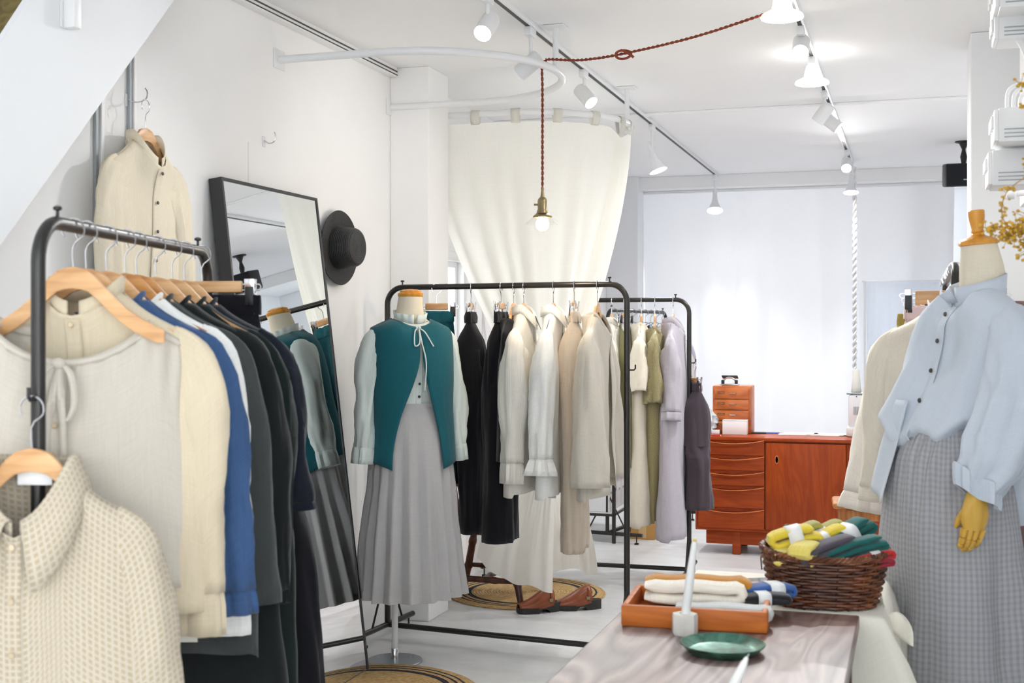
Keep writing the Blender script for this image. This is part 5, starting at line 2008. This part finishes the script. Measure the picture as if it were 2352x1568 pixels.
cu = thing('curtain', 'white sheer curtain covering the whole back wall behind the sideboard', 'curtain', (0, 0, 0))
hang_sheet('cloth', F['sheer'], xa_, xb_, YC, 2.478, .04, 240, .045, 3, cu)
MB().box(((xa_ + xb_) / 2, YC, 2.488), (xb_ - xa_, .03, .022), .003).build('rail', M['white_metal'], cu)
bc_ = thing('cloth_cover', 'pale blue cloth hung behind the thread cone and the rope', 'cloth', (0, 0, 0))
x0_ = PY(1986, 700, 9.85).x
hang_sheet('cloth', F['blue_cloth'], x0_, .27, 9.85, PY(2080, 648, 9.85).z, .5, 90, .03, 13, bc_)
MB().tube([(x0_ - .02, 9.85, PY(2080, 645, 9.85).z), (.3, 9.85, PY(2080, 645, 9.85).z)], .006, 8).build('rod', M['white_metal'], bc_)
for s in (x0_, .27):
    MB().tube([(s, 9.85, 0), (s, 9.85, PY(2080, 645, 9.85).z)], .008, 8).build('upright', M['white_metal'], bc_)

# twisted rope
pr_ = PY(1963, 440, 9.52)
rp = thing('rope', 'twisted white rope hanging from the ceiling track in front of the curtain', 'rope', (pr_.x, pr_.y, 0))
zt0, zt1 = 2.56, 1.02
for s in range(2):
    pts = []
    for i in range(260):
        z = lerp(zt0, zt1, i / 259)
        a_ = z * 62 + s * pi
        pts.append((.0085 * cos(a_), .0085 * sin(a_), z))
    MB().tube(pts, .0088, 8).build('strand', M['white'], rp)

# ------------------------------------------------------------------ low shelf with crates, lavender pile
pl0 = PZ(1403, 1247, 0)
lo = thing('low_shelf', 'low dark metal shelf carrying white crates behind the second rack', 'shelf', (pl0.x - .15, pl0.y + .2, 0))
for a_ in (-.17, .17):
    for b_ in (-.2, .3):
        MB().tube([(a_, b_, 0), (a_, b_, .44)], .013, 8).build('post', M['black_metal'], lo)
for z in (.18, .43):
    mb = MB()
    for b_ in (-.2, .3):
        mb.tube([(-.17, b_, z), (.17, b_, z)], .009, 8)
    for a_ in (-.17, .17):
        mb.tube([(a_, -.2, z), (a_, .3, z)], .009, 8)
    mb.build('frame', M['black_metal'], lo)
    MB().box((0, .05, z + .012), (.34, .5, .008)).build('board', M['white'], lo, False)
for k in range(4):
    t = thing('file_box', ('white file box on the low shelf, nearest the rack post', 'second white file box on the low shelf', 'third white file box on the low shelf', 'white file box farthest back on the low shelf')[k], 'box', (pl0.x - .15 + .0, pl0.y + .2 - .14 + k * .115, .197), 0, 'white file boxes on the low shelf')
    MB().box((0, 0, .10), (.28, .10, .20), .004).build('box', M['plastic'], t)
    MB().box((.1405, 0, .12), (.002, .04, .014)).build('grip', M['grey_line'], t, False)
for k in range(3):
    folded('folded_shirt', ('lavender shirt folded at the bottom of the pile on the low shelf', 'lavender shirt folded in the middle of the pile', 'pale lilac shirt folded on top of the pile')[k], F['pale_lilac'], (pl0.x - .12, pl0.y + .12, .452 + .05 * k), .1 * k, .30, .26, .024, 2, group='folded lavender shirts', cat='folded clothes')
cbx = PZ(1458, 1180, .2)
t = thing('cardboard_box', 'brown cardboard box on the floor behind the farther rack', 'box', (cbx.x, cbx.y + .35, 0))
MB().box((0, 0, .15), (.16, .22, .30), .003).build('box', mat_plain('cardboard', (196, 150, 90), .8, 0, .2, .05), t)
MB().box((0, -.111, .16), (.05, .002, .30)).build('tape', mat_plain('parcel tape', (206, 176, 126), .3), t, False)

# ------------------------------------------------------------------ fitting corner: chair, rugs, clogs
def rug(label, p, r):
    t = NT('jute rug')
    v = t.coord('Object')
    sp = t.n('ShaderNodeSeparateXYZ')
    t.l(v, sp.inputs[0])
    rr = t.math('SQRT', t.math('ADD', t.math('MULTIPLY', sp.outputs[0], sp.outputs[0]), t.math('MULTIPLY', sp.outputs[1], sp.outputs[1])))
    rn = t.math('DIVIDE', rr, r)
    rn = t.math('ADD', rn, t.math('MULTIPLY', t.math('SUBTRACT', t.noise(v, 30, 3), .5), .02))
    n = t.noise(v, 60, 3)
    base = t.ramp(n, [(.3, (184, 148, 96)), (.7, (216, 184, 134))])
    k_ = (0, 0, 0)
    W_ = (255, 255, 255)
    ring = t.ramp(rn, [(.0, k_), (.69, k_), (.695, W_), (.755, W_), (.76, k_), (.80, k_), (.805, W_), (.83, W_), (.835, k_), (.87, k_), (.875, W_), (.895, W_), (.9, k_)])
    col = t.mix(ring, base, lin((58, 58, 66)))
    br = t.math('SINE', t.math('MULTIPLY', rr, 420))
    t.bump(t.math('ADD', br, t.noise(v, 90, 2)), .6, .003)
    t.set(.9, 0, .2, col)
    o = thing('round_rug', label, 'rug', p, .2)
    MB().lathe([(.001, .010), (r * .5, .011), (r - .012, .010), (r, .005), (r - .004, 0), (.001, 0)][::-1], 72).build('braid', t.m, o)
    return o


pr1 = PZ(1209, 1362, 0)
rug('round jute rug with dark rings under the turned wooden chair', pr1, .41)
pr2 = PZ(856, 1592, 0)
rug('round jute rug with dark rings before the leaning mirror', pr2, .40)

pcx = PZ(1203, 1400, .0)
ch_ = thing('wooden_chair', 'dark turned wooden spindle-back chair behind the hanging black trousers', 'chair', (-2.055, 6.10, 0), radians(88))
zs2 = .375
# local: faces -y
sr = []
for z, k in ((zs2 - .022, .96), (zs2 - .012, 1), (zs2, 1.0), (zs2 + .002, .96), (zs2 - .004, .5), (zs2 - .005, .02)):
    sr.append([Vector((.215 * k * math.copysign(abs(cos(2 * pi * i / 40)) ** .7, cos(2 * pi * i / 40)), .21 * k * math.copysign(abs(sin(2 * pi * i / 40)) ** .7, sin(2 * pi * i / 40)), z)) for i in range(40)])
MB().loft(sr, True, True, True).build('seat', M['walnut'], ch_)


def turned(p0, p1, r):
    pts, rad = [], []
    p0, p1 = Vector(p0), Vector(p1)
    for i in range(26):
        u = i / 25
        pts.append(p0.lerp(p1, u))
        rad.append(r * (.72 + .32 * sin(pi * u) + .32 * max(0, 1 - abs(u - .3) / .05) + .32 * max(0, 1 - abs(u - .68) / .05)))
    return MB().tube(pts, rad, 12)


for s in (-1, 1):
    turned((s * .15, -.15, zs2 - .01), (s * .205, -.235, 0.012), .019).build('leg', M['walnut'], ch_)
    turned((s * .15, .14, zs2 - .01), (s * .19, .22, 0.012), .019).build('leg', M['walnut'], ch_)
    turned((s * .188, -.205, .13), (s * .178, .19, .13), .015).build('stretcher', M['walnut'], ch_)
    turned((s * .17, .15, zs2 - .01), (s * .185, .24, .80), .017).build('back_post', M['walnut'], ch_)
    turned((s * .19, -.13, zs2 - .01), (s * .20, -.14, .57), .013).build('arm_support', M['walnut'], ch_)
    MB().tube(spline([(s * .19, .20, .60), (s * .21, .02, .60), (s * .215, -.14, .585), (s * .20, -.19, .575)], 14), [.014] * 10 + [.018, .022, .022, .014], 10).build('armrest', M['walnut'], ch_)
turned((-.18, -.02, .13), (.18, -.02, .13), .014).build('stretcher', M['walnut'], ch_)
for i in range(5):
    x = -.11 + .055 * i
    turned((x, .165, zs2 - .01), (x * 1.05, .232, .74), .009).build('spindle', M['walnut'], ch_)
MB().tube(spline([(-.20, .235, .78), (-.1, .25, .80), (0, .252, .805), (.1, .25, .80), (.20, .235, .78)], 20), .026, 10, True, False, None).build('crest_rail', M['walnut'], ch_)

# clogs
M['clog'] = mat_plain('brown leather', (140, 70, 36), .28, 0, .6, .14, 14, .001)
M['sole'] = mat_plain('dark sole', (44, 42, 42), .5, 0, .4)


def clog(label, p, rz):
    t = thing('clog', label, 'shoe', p, rz, 'brown leather clogs')
    t.scale = (1.04, 1, 1)
    # toe towards -x
    outl = lambda u: .046 * (sin(pi * min(1, max(0, .06 + .9 * u))) ** .5) * (1 - .18 * sst(.35, .75, u))
    sole = []
    for u in [i / 22 for i in range(23)]:
        x = -.125 + .222 * u
        w_ = max(.012, outl(u))
        zt_ = .026 + .020 * sst(.3, .9, u)
        zb = .004 * (1 - sst(.0, .12, u)) + (.018 * sst(.40, .5, u) * (1 - sst(.60, .68, u)))
        sole.append([Vector((x, -w_, zb)), Vector((x, w_, zb)), Vector((x, w_ * 1.03, zt_)), Vector((x, -w_ * 1.03, zt_))])
    MB().loft(sole, True, True, True).build('sole', M['sole'], t, True, None, None, 50)
    up = []
    for u in [i / 16 for i in range(17)]:
        x = -.122 + .165 * u
        w_ = max(.016, outl(u * .66)) * 1.0
        hgt = .026 + .058 * sst(0, .9, u)
        z0 = .024 + .020 * sst(.3, .9, u * .66)
        up.append([Vector((x, w_ * cos(pi * k / 14), z0 - .002 + hgt * max(0, sin(pi * k / 14)) ** .7)) for k in range(15)])
    MB().loft(up, False).build('upper', M['clog'], t, solid=.004)
    st_ = []
    for k in range(17):
        a_ = pi * k / 16
        st_.append([Vector((.024, .044 * cos(a_), .044 + .070 * max(0, sin(a_)) ** .7)), Vector((.044, .042 * cos(a_), .046 + .066 * max(0, sin(a_)) ** .7))])
    s_ = MB().loft(st_, False).build('strap', M['clog'], t, solid=.005)
    MB().box((.024, -.046, .062), (.018, .005, .016), .002).build('buckle', M['brass'], t)
    return t


c1_ = PZ(1240, 1409, 0)
c2_ = PZ(1328, 1403, 0)
clog('brown leather clog standing next to the chair leg', (c1_.x, c1_.y + .05, 0), radians(38))
clog('brown leather clog standing at the rug edge, farther from the chair leg', (c2_.x, c2_.y + .05, 0), radians(30))
# ------------------------------------------------------------------ fitting-room rails and curtain
def rail_pts(ya, yb, z, xap):
    r = (yb - ya) / 2
    cx = xap - r
    pts = [Vector((XL + .004, ya, z)), Vector((lerp(XL, cx, .5), ya, z))]
    pts += [Vector((cx + r * sin(pi * i / 28), (ya + yb) / 2 - r * cos(pi * i / 28), z)) for i in range(29)]
    pts += [Vector((lerp(XL, cx, .5), yb, z)), Vector((XL + .004, yb, z))]
    return pts


ZR = 2.415
def curtain_rail(label, ya, yb, xap, posty):
    t = thing('curtain_rail', label, 'curtain rail', (XL, ya, ZR))
    o = Vector((XL, ya, ZR))
    pts = [p - o for p in rail_pts(ya, yb, ZR, xap)]
    MB().tube(pts, .0155, 12).build('tube', M['white_metal'], t)
    for y in (ya, yb):
        MB().box(Vector((XL + .003, y, ZR)) - o, (.006, .085, .075), .002).build('wall_plate', M['white_metal'], t)
    MB().tube([Vector((xap - .008, posty, ZR)) - o, Vector((xap - .008, posty, ZC - .004)) - o], .0125, 12).build('post', M['white_metal'], t)
    MB().box(Vector((xap - .008, posty, ZC - .004)) - o, (.09, .09, .006), .002).build('ceiling_plate', M['white_metal'], t)
    return t


yA0, yA1 = PX(640, 128, XL).y, PX(895, 240, XL).y
curtain_rail('bare white D-shaped curtain rail over the space beside the hat', yA0, yA1, -1.385, (yA0 + yA1) / 2)
yB0, yB1 = 5.80, 6.80
curtain_rail('white D-shaped curtain rail carrying the tied cream curtain', yB0, yB1, -1.385, (yB0 + yB1) / 2)
rp_ = rail_pts(yB0, yB1, ZR, -1.385)
acc = [0]
for i in range(len(rp_) - 1):
    acc.append(acc[-1] + (rp_[i + 1] - rp_[i]).length)


def rail_at(s):
    d = s * acc[-1]
    for i in range(len(rp_) - 1):
        if d <= acc[i + 1]:
            return rp_[i].lerp(rp_[i + 1], (d - acc[i]) / (acc[i + 1] - acc[i]))
    return rp_[-1]


def tied_curtain(name, label, s0, s1, tie, base, bw, zfloor, seed, nloop, droop=None, bax=(1, .25), slope=0.0, amp=.034):
    t = thing(name, label, 'curtain', (0, 0, 0), 0, None)
    N, Mr = 150, 44
    vt = .58
    rows = []
    tie = Vector(tie)
    base = Vector(base)
    bx = Vector((bax[0], bax[1], 0)).normalized()
    by = Vector((-bx.y, bx.x, 0))
    for j in range(Mr):
        v = j / (Mr - 1)
        row = []
        for i in range(N):
            u = i / (N - 1)
            s = lerp(s0, s1, u)
            top = rail_at(s) + Vector((0, 0, -.045 - (droop(u) if droop else 0)))
            fold = sin(u * 2 * pi * 4.3 + 3.5 * noise.noise(Vector((u * 3, v * 1.2, seed)))) * (.55 + .6 * noise.noise(Vector((u * 5, v * 1.5, seed + 8)))) + .45 * sin(u * 2 * pi * 9 + seed + 4 * noise.noise(Vector((u * 4, v, seed + 3))))
            tp = tie + bx * ((u - .5) * .09) + by * (.022 * fold)
            if v < vt:
                q = v / vt
                k = q ** 1.45          # hangs straight at first, then sweeps to the tie
                p = top.lerp(tp, k)
                p.z = lerp(top.z, tie.z, q) - .06 * sin(pi * q) * (1 - abs(2 * u - 1))
                n_ = Vector((p.x - (-1.9), p.y - 6.3, 0))
                n_ = n_.normalized() if n_.length > .01 else by
                p += n_ * (amp * fold * sin(pi * min(1, q * .92 + .08)) * (.35 + .9 * q)) * (1 - .45 * q)
            else:
                q = (v - vt) / (1 - vt)
                f2 = noise.noise(Vector((u * 5, q * .8, seed + 20))) + .35 * sin(u * 17 + seed)
                bt = base + bx * ((u - .5) * bw) + by * (.05 * f2)
                e = sst(-.15, 1.1, q)
                p = tp.lerp(bt, e)
                p.z = lerp(tie.z, zfloor + slope * (1 - u) ** 1.5 + .015 * sin(u * 7 + seed), q)
            row.append(p)
        rows.append(row)
    MB().loft(rows, False).build('cloth', F['curtain'], t, angle=0)
    for k in range(nloop):
        u = (k + .4) / nloop
        c = rail_at(lerp(s0, s1, u))
        d = (rail_at(min(1, lerp(s0, s1, u) + .01)) - c).normalized()
        nn = Vector((-d.y, d.x, 0))
        lp = []
        dz = droop(u) if droop else 0
        for a_ in [(-pi / 2 - .0) + 2 * pi * q / 16 for q in range(17)]:
            p = c + nn * (.019 * cos(a_)) + Vector((0, 0, .019 * sin(a_) * (1 if sin(a_) > 0 else 2.6 + dz * 30)))
            lp.append([p - d * .022, p + d * .022])
        MB().loft(lp, False).build('tab_loop', F['curtain'], t, solid=.002)
    rg = [[tie + (bx * cos(2 * pi * i / 20) * .062 + by * sin(2 * pi * i / 20) * .045) + Vector((0, 0, z)) for i in range(20)] for z in (-.025, .0, .025)]
    MB().loft(rg, True).build('tie_band', F['curtain'], t, solid=.004)
    return t


tied_curtain('curtain', 'cream muslin curtain tied in the middle, hanging straight from the wall end of the rail', .015, .50, (-1.69, 5.86, .96), (-1.84, 5.80, 0), .38, .10, 2, 6, lambda u: .09 * sst(.80, 1, u), (1, .12), .15)
tied_curtain('curtain', 'cream muslin curtain pulled across from the outer end of the rail, overlapping the other one', .43, .80, (-1.63, 5.74, .98), (-1.78, 6.74, 0), .26, .04, 5, 7, lambda u: .05 * (1 - sst(0, .25, u)), (1, .05), 0.0, .042)

# ------------------------------------------------------------------ lighting tracks
def track(label, x, y0, y1):
    t = thing('light_track', label, 'lighting track', (x, (y0 + y1) / 2, ZC))
    MB().box((0, 0, -.011), (.034, y1 - y0, .022), .002).build('channel', M['white_metal'], t)
    MB().box((0, 0, -.0225), (.016, y1 - y0 - .02, .002)).build('slot', M['black'], t, False)
    return t


TX1, TX2 = -1.472, -.434
track('white ceiling light track with a dark slot above the fitting-room rails', TX1, .3, 9.9)
track('white ceiling light track on the side of the electrical boxes', TX2, .3, 9.5)
SPG = 'track spotlights'


def spot(label, x, y, aim, lit=True, stem=.10, r=.034, L=.105, kind='cyl', watts=None, lens=None):
    z = ZC - .022
    t = thing('track_spotlight', label, 'spotlight', (x, y, z), 0, SPG)
    MB().box((0, 0, -.019), (.030, .075, .036), .004).build('adapter', M['white_metal'], t)
    MB().tube([(0, .01, -.03), (0, .01, -stem)], .008, 10).build('stem', M['white_metal'], t)
    a = Vector(aim).normalized()
    c = Vector((0, .01, -stem - .012))
    T = aim_matrix(c, a)
    if kind == 'cyl':
        MB().lathe([(r * .3, -L * .42), (r * .95, -L * .40), (r, -L * .36), (r, L * .6), (r * .93, L * .6), (r * .9, L * .56)], 28, T, 1, 1, True, False).build('head', M['white_metal'], t)
        zl = L * .56
        rl = r * .9
    else:
        MB().lathe([(r * .30, -L * .5), (r * .36, -L * .1), (r * .5, L * .22), (r * .95, L * .60), (r * 1.22, L * .72), (r * 1.2, L * .73), (r * .9, L * .60)], 28, T, 1, 1, True, False).build('head', M['white_metal'], t)
        zl = L * .64
        rl = r * 1.02
    MB().lathe([(rl, zl), (rl * .8, zl + .004), (.001, zl + .006)], 24, T, 1, 1, True, True).build('lens', M['led'] if lit else M['led_low'], t)
    lw = watts if watts is not None else (LAMP_W if lit else LAMP_W * .8)
    if lw:
        lamp('SPOT', 'spot_beam', tuple(c + a * (zl + .012)), lw, (.985, .99, 1), a, 115, .7, .03, t)
    return t


def ty_(px, py, z=ZC - .02):
    return PZ(px, py, z).y


spot('track spotlight glaring towards the camera above the bare D-shaped rail', TX1, 4.32, (-.05, -.62, -.55), watts=12)
spot('track spotlight turned away, half hidden behind the bare D-shaped rail', TX1, ty_(1228, 62), (-.72, .12, -.50), False, .13, watts=2)
spot('track spotlight just past the bare D-shaped rail post, lens facing the room', TX1, ty_(1345, 160), (.55, -.28, -.62), True, .10)
spot('bell-shaped track spotlight behind the cream curtain top', TX1, ty_(1498, 285), (.34, -.05, -.9), True, .16, .045, .15, 'bell')
spot('bell-shaped track spotlight at the far end of the track, before the sheer curtain', TX1, ty_(1645, 400), (.05, -.35, -.9), True, .17, .05, .15, 'bell')
spot('track spotlight glaring just below the largest dome lamp', TX2, 5.18, (.02, -.72, -.55), True, .06)
spot('unlit-looking track spotlight turned away behind the second dome lamp', TX2, ty_(1893, 208) , (-.62, .2, -.8), False, .09)
spot('cream-rimmed track spotlight aimed towards the wall with the electrical boxes', TX2, ty_(1900, 228) + .12, (.75, -.02, -.62), True, .08)
spot('small track spotlight near the far end, facing the camera', TX2, 8.75, (.03, -.7, -.5), True, .08)
spot('small bell track spotlight at the very end, above the twisted rope', TX2, 9.38, (.02, -.2, -.95), True, .13, .045, .11, 'bell')


def dome(label, y, z, r):
    t = thing('dome_lamp', label, 'ceiling lamp', (TX2 + .0, y, 0), 0, 'white dome lamps on the track')
    MB().box((0, .0, ZC - .04), (.032, .075, .036), .004).build('adapter', M['white_metal'], t)
    MB().tube([(0, 0, ZC - .05), (0, 0, z + .07)], .009, 10).build('stem', M['white_metal'], t)
    MB().lathe([(.024, z + .08), (.030, z + .06), (.036, z + .03), (r * .95, z + .012), (r, z + .004), (r * .98, z)], 36, None, 1, 1, True, False).build('shade', M['milk'], t)
    MB().lathe([(r * .94, z + .004), (r * .6, z - .004), (.001, z - .008)], 36, None, 1, 1, False, True).build('diffuser', M['led'], t)
    lamp('SPOT', 'dome_glow', (0, 0, z - .014), DOME_W * 2, (1, .98, .95), (0, 0, -1), 165, .6, .06, t)
    return t


M['milk'] = mat_emit('milk glass', (255, 252, 246), 2.4)
pd = P(1798, 38, 4.32)
dome('largest glowing dome lamp, from which the red cord runs', 4.43, 2.435, .073)
dome('second glowing dome lamp on the track behind the largest one', ty_(1868, 172, 2.50), 2.46, .075)

# ------------------------------------------------------------------ pendant on its red cord
pa = Vector((TX2 - .03, 4.43, 2.462))
pb2 = P(1432, 123, 4.78)
pc3 = P(1262, 136, 5.02)
rail_top = Vector((-1.43, 4.885, ZR + .018))
pB = P(1246, 440, 5.06)
path = spline([pa, pa.lerp(pb2, .5) + Vector((0, 0, -.012)), pb2, pb2.lerp(pc3, .55) + Vector((0, 0, -.012)), pc3, Vector((pB.x + .012, pB.y, ZR + .024)), Vector((pB.x, pB.y - .004, ZR + .006)), Vector((pB.x, pB.y, ZR - .10)), Vector((pB.x, pB.y, 2.1)), Vector((pB.x, pB.y, pB.z - .01))], 420)
pn = thing('pendant_lamp', 'pendant bulb under a small clear glass shade on a twisted red cord', 'pendant lamp', (pB.x, pB.y, pB.z))
o = Vector((pB.x, pB.y, pB.z))
cd = MB()
for s in range(2):
    pts = []
    dist = 0
    for i, p in enumerate(path):
        d = (path[min(419, i + 1)] - path[max(0, i - 1)]).normalized()
        if i:
            dist += (path[i] - path[i - 1]).length
        u_ = d.cross(Vector((.3, .8, .52))).normalized()
        w_ = d.cross(u_)
        a_ = dist * 150 + s * pi
        pts.append(p - o + u_ * (.0030 * cos(a_)) + w_ * (.0030 * sin(a_)))
    cd.tube(pts, .0029, 6)
kn = [pb2 - o + Vector((.030 * cos(a_) , .004 * sin(2 * a_), .016 * sin(a_) - .004)) for a_ in [2 * pi * q / 30 for q in range(31)]]
cd.tube(kn, .0048, 7)
cd.tube([pb2 - o + Vector((-.01 + .05 * q / 6, -.006, .012 - .03 * (q / 6) ** 1.5)) for q in range(7)], .005, 7)
cd.build('cord', M['red_cord'], pn)
MB().lathe([(.004, .02), (.006, .0), (.009, -.022), (.010, -.026)], 16).build('strain_relief', M['dark_brass'] if 'dark_brass' in M else M['brass'], pn)
MB().lathe([(.010, -.022), (.018, -.030), (.020, -.040), (.019, -.070), (.021, -.074), (.024, -.085), (.024, -.088)], 24).build('socket', M['brass'], pn)
MB().tube([(-.018, -.006, -.052), (-.032, -.012, -.052)], .004, 8).build('switch', M['brass'], pn)
MB().lathe([(.022, -.086), (.034, -.096), (.038, -.100), (.038, -.104)], 28, None, 1, 1, False, False).build('gallery', M['brass'], pn, solid=.0015)
MB().lathe([(.036, -.101), (.045, -.108), (.060, -.120), (.068, -.128), (.0685, -.130)], 40, None, 1, 1, False, False).build('glass_shade', M['glass'], pn, solid=.002)
MB().lathe([(.011, -.088), (.013, -.098), (.024, -.118), (.0265, -.130), (.023, -.146), (.012, -.156), (.001, -.158)], 24, None, 1, 1, True, True).build('bulb', M['bulb'], pn)
lamp('POINT', 'bulb_glow', (0, 0, -.19), 2.0, (1, .82, .6), None, 60, .5, .03, pn)

# ------------------------------------------------------------------ speaker
py_ = PZ(2206, 325, ZC)
sp = thing('ceiling_speaker', 'black wall speaker hung from the ceiling on a ball bracket beyond the pillar', 'speaker', (py_.x + .02, py_.y, ZC))
MB().lathe([(.055, 0), (.055, -.006), (.03, -.012), (.012, -.05), (.012, -.07)][::-1], 20).build('mount', M['black'], sp)
MB().tube([(0, 0, -.06), (0, 0, -.10), (0, -.01, -.15)], [.012, .022, .014], 12).build('ball_joint', M['black'], sp)
T = Matrix.Translation((.0, -.03, -.222)) @ Matrix.Rotation(radians(6), 4, 'X') @ Matrix.Rotation(radians(8), 4, 'Z')
mbx = MB().box((0, 0, 0), (.25, .14, .15), .012, None, T)
cab = mbx.build('cabinet', M['black'], sp)
MB().box((0, -.071, 0), (.236, .006, .136), .003, None, T).build('grille', mat_plain('speaker cloth', (36, 38, 42), .8, 0, .2, .2, 300), sp)
MB().box((0, -.076, -.03), (.03, .003, .008), .001, None, T).build('badge', M['alu'], sp)

# ------------------------------------------------------------------ electrical boxes on the wall by the pillar
BXW = .36
struct(MB().box(((BXW + XR) / 2, 4.2, 2.2), (XR - BXW, 1.32, .8), .004).build('wall_panel_board', M['white'], None, False))
EG = 'white electrical boxes on the wall board'
def ebox(label, px0, py0, px1, py1, d, depth, extra=0):
    a, b_ = P(px0, py0, d), P(px1, py1, d)
    cx = (a.x + BXW) / 2
    zc = (a.z + b_.z) / 2
    y = (a.y + b_.y) / 2
    t = thing('breaker_box', label, 'electrical box', (BXW, y, zc), 0, EG)
    wx = BXW - a.x
    h = abs(a.z - b_.z)
    MB().box((-wx / 2, 0, 0), (wx, depth, h), .004).build('case', M['plastic'], t)
    MB().box((-wx - .006, 0, 0), (.014, depth * .94, h * .92), .003).build('cover', M['white'], t)
    n = 3
    for i in range(n):
        MB().box((-wx - .016, -depth * .3 + i * depth * .3, h * .12), (.010, .022, .04), .002).build('switch', M['plastic'], t)
    l_ = MB()
    for i in range(3):
        l_.box((-wx * .5, -depth / 2 - .001, -h * .36 + i * .012), (wx * .7, .002, .004))
    l_.build('slot', M['grey_line'], t, False)
    for i in range(extra):
        x = -wx * .35 - .018 * i
        MB().tube(spline([(x, .02 * i, h / 2 - .005), (x + .002, .02 * i, h / 2 + .045 + .012 * i), (x + .03, .02 * i, h / 2 + .07 + .012 * i), (-.004, .02 * i, h / 2 + .07 + .010 * i)], 14), .0065, 8).build('cable', M['plastic'], t)
    return t


ebox('white electrical box highest on the wall board, close under the ceiling', 2290, -40, 2345, 42, 4.0, .30)
ebox('white electrical box below the topmost one, with slots underneath', 2291, 45, 2345, 100, 4.05, .16, 0)
ebox('white electrical box with cables looping out of its top', 2290, 258, 2340, 335, 4.05, .2, 3)
ebox('white electrical box lowest on the wall board, under the cabled one', 2276, 352, 2322, 432, 4.15, .18)
pq = P(2305, 446, 4.3)
t = thing('coat_peg', 'small white round peg fixed below the lowest electrical box', 'peg', (BXW, pq.y, pq.z))
MB().lathe([(.008, 0), (.010, .03), (.018, .036), (.018, .05), (.01, .06), (.001, .061)], 16, Matrix.Rotation(-pi / 2, 4, 'Y')).build('peg_body', M['plastic'], t)
pq = P(2335, 110, 4.0)
t = thing('cable', 'thick white cable running down from the upper electrical box', 'cable', (BXW, pq.y, pq.z))
MB().tube(spline([(-.06, 0, .06), (-.03, .0, .0), (-.012, 0, -.06), (-.010, 0, -.12)], 14), .012, 10).build('sheath', M['plastic'], t)

# ------------------------------------------------------------------ dried flowers hanging at the edge
M['dried'] = mat_plain('dried mustard flower', (206, 164, 62), .8, 0, .2, .25, 30)
M['dried_stem'] = mat_plain('dried stem', (176, 138, 60), .8, 0, .2, .15)
fl_c = P(2352, 520, 2.6)
df = thing('dried_flowers', 'bunch of dried mustard yellow flowers hanging before the electrical boxes', 'dried flowers', (fl_c.x + .02, fl_c.y, fl_c.z + .12))
mbs, mbf = MB(), MB()
rng = random.Random(5)
RV = Vector((CS, SN, 0))
FV = Vector((-SN, CS, 0))


def sprig(pts, dens=70, spread=.010, r=.0036):
    c = spline(pts, 30)
    mbs.tube(c, .0011, 5)
    for _ in range(dens):
        k = rng.random() ** .7
        p = c[min(29, int(8 + k * 22))]
        q = p + Vector((rng.gauss(0, spread), rng.gauss(0, spread), rng.gauss(0, spread)))
        mbs.tube([p, q], .0006, 4)
        mbf.sphere(q, r * rng.uniform(.6, 1.2), 6, (1, 1, .8))


def rf(a, b, c):
    return RV * a + FV * b + Vector((0, 0, c))


sprig([rf(.02, 0, .0), rf(-.035, .0, -.03), rf(-.062, .0, -.06), (rf(-.066, .0, -.10)), rf(-.045, 0, -.125), rf(.0, .0, -.14)], 60, .006)
sprig([rf(-.045, 0, -.122), rf(-.075, 0, -.122), rf(-.10, 0, -.125)], 40, .007)
sprig([rf(.03, 0, -.03), rf(.0, .01, -.09), rf(-.04, .01, -.13), rf(-.055, .0, -.14)], 130, .012)
sprig([rf(.03, 0, -.05), rf(.02, -.01, -.12), rf(-.02, -.01, -.155), rf(.02, .0, -.175)], 150, .012)
sprig([rf(.06, 0, .02), rf(.05, .02, -.08), rf(.03, .02, -.14), rf(.0, .02, -.16)], 130, .013)
sprig([rf(.04, 0, .0), rf(.05, 0, -.1), rf(.03, 0, -.16)], 120, .014)
sprig([rf(.02, 0, .17), rf(-.01, 0, .172), rf(-.03, 0, .172)], 25, .005)
sprig([rf(.03, 0, .125), rf(.0, 0, .128), rf(-.025, 0, .128)], 25, .005)
sprig([rf(.01, 0, .05), rf(-.008, 0, .02), rf(.0, 0, -.02)], 60, .006)
mbs.build('stem', M['dried_stem'], df)
mbf.build('blossom', M['dried'], df)
MB().tube([rf(.05, 0, .0), rf(.052, 0, .20), rf(.05, 0, ZC - (fl_c.z + .12))], .0012, 5).build('string', M['card'], df)
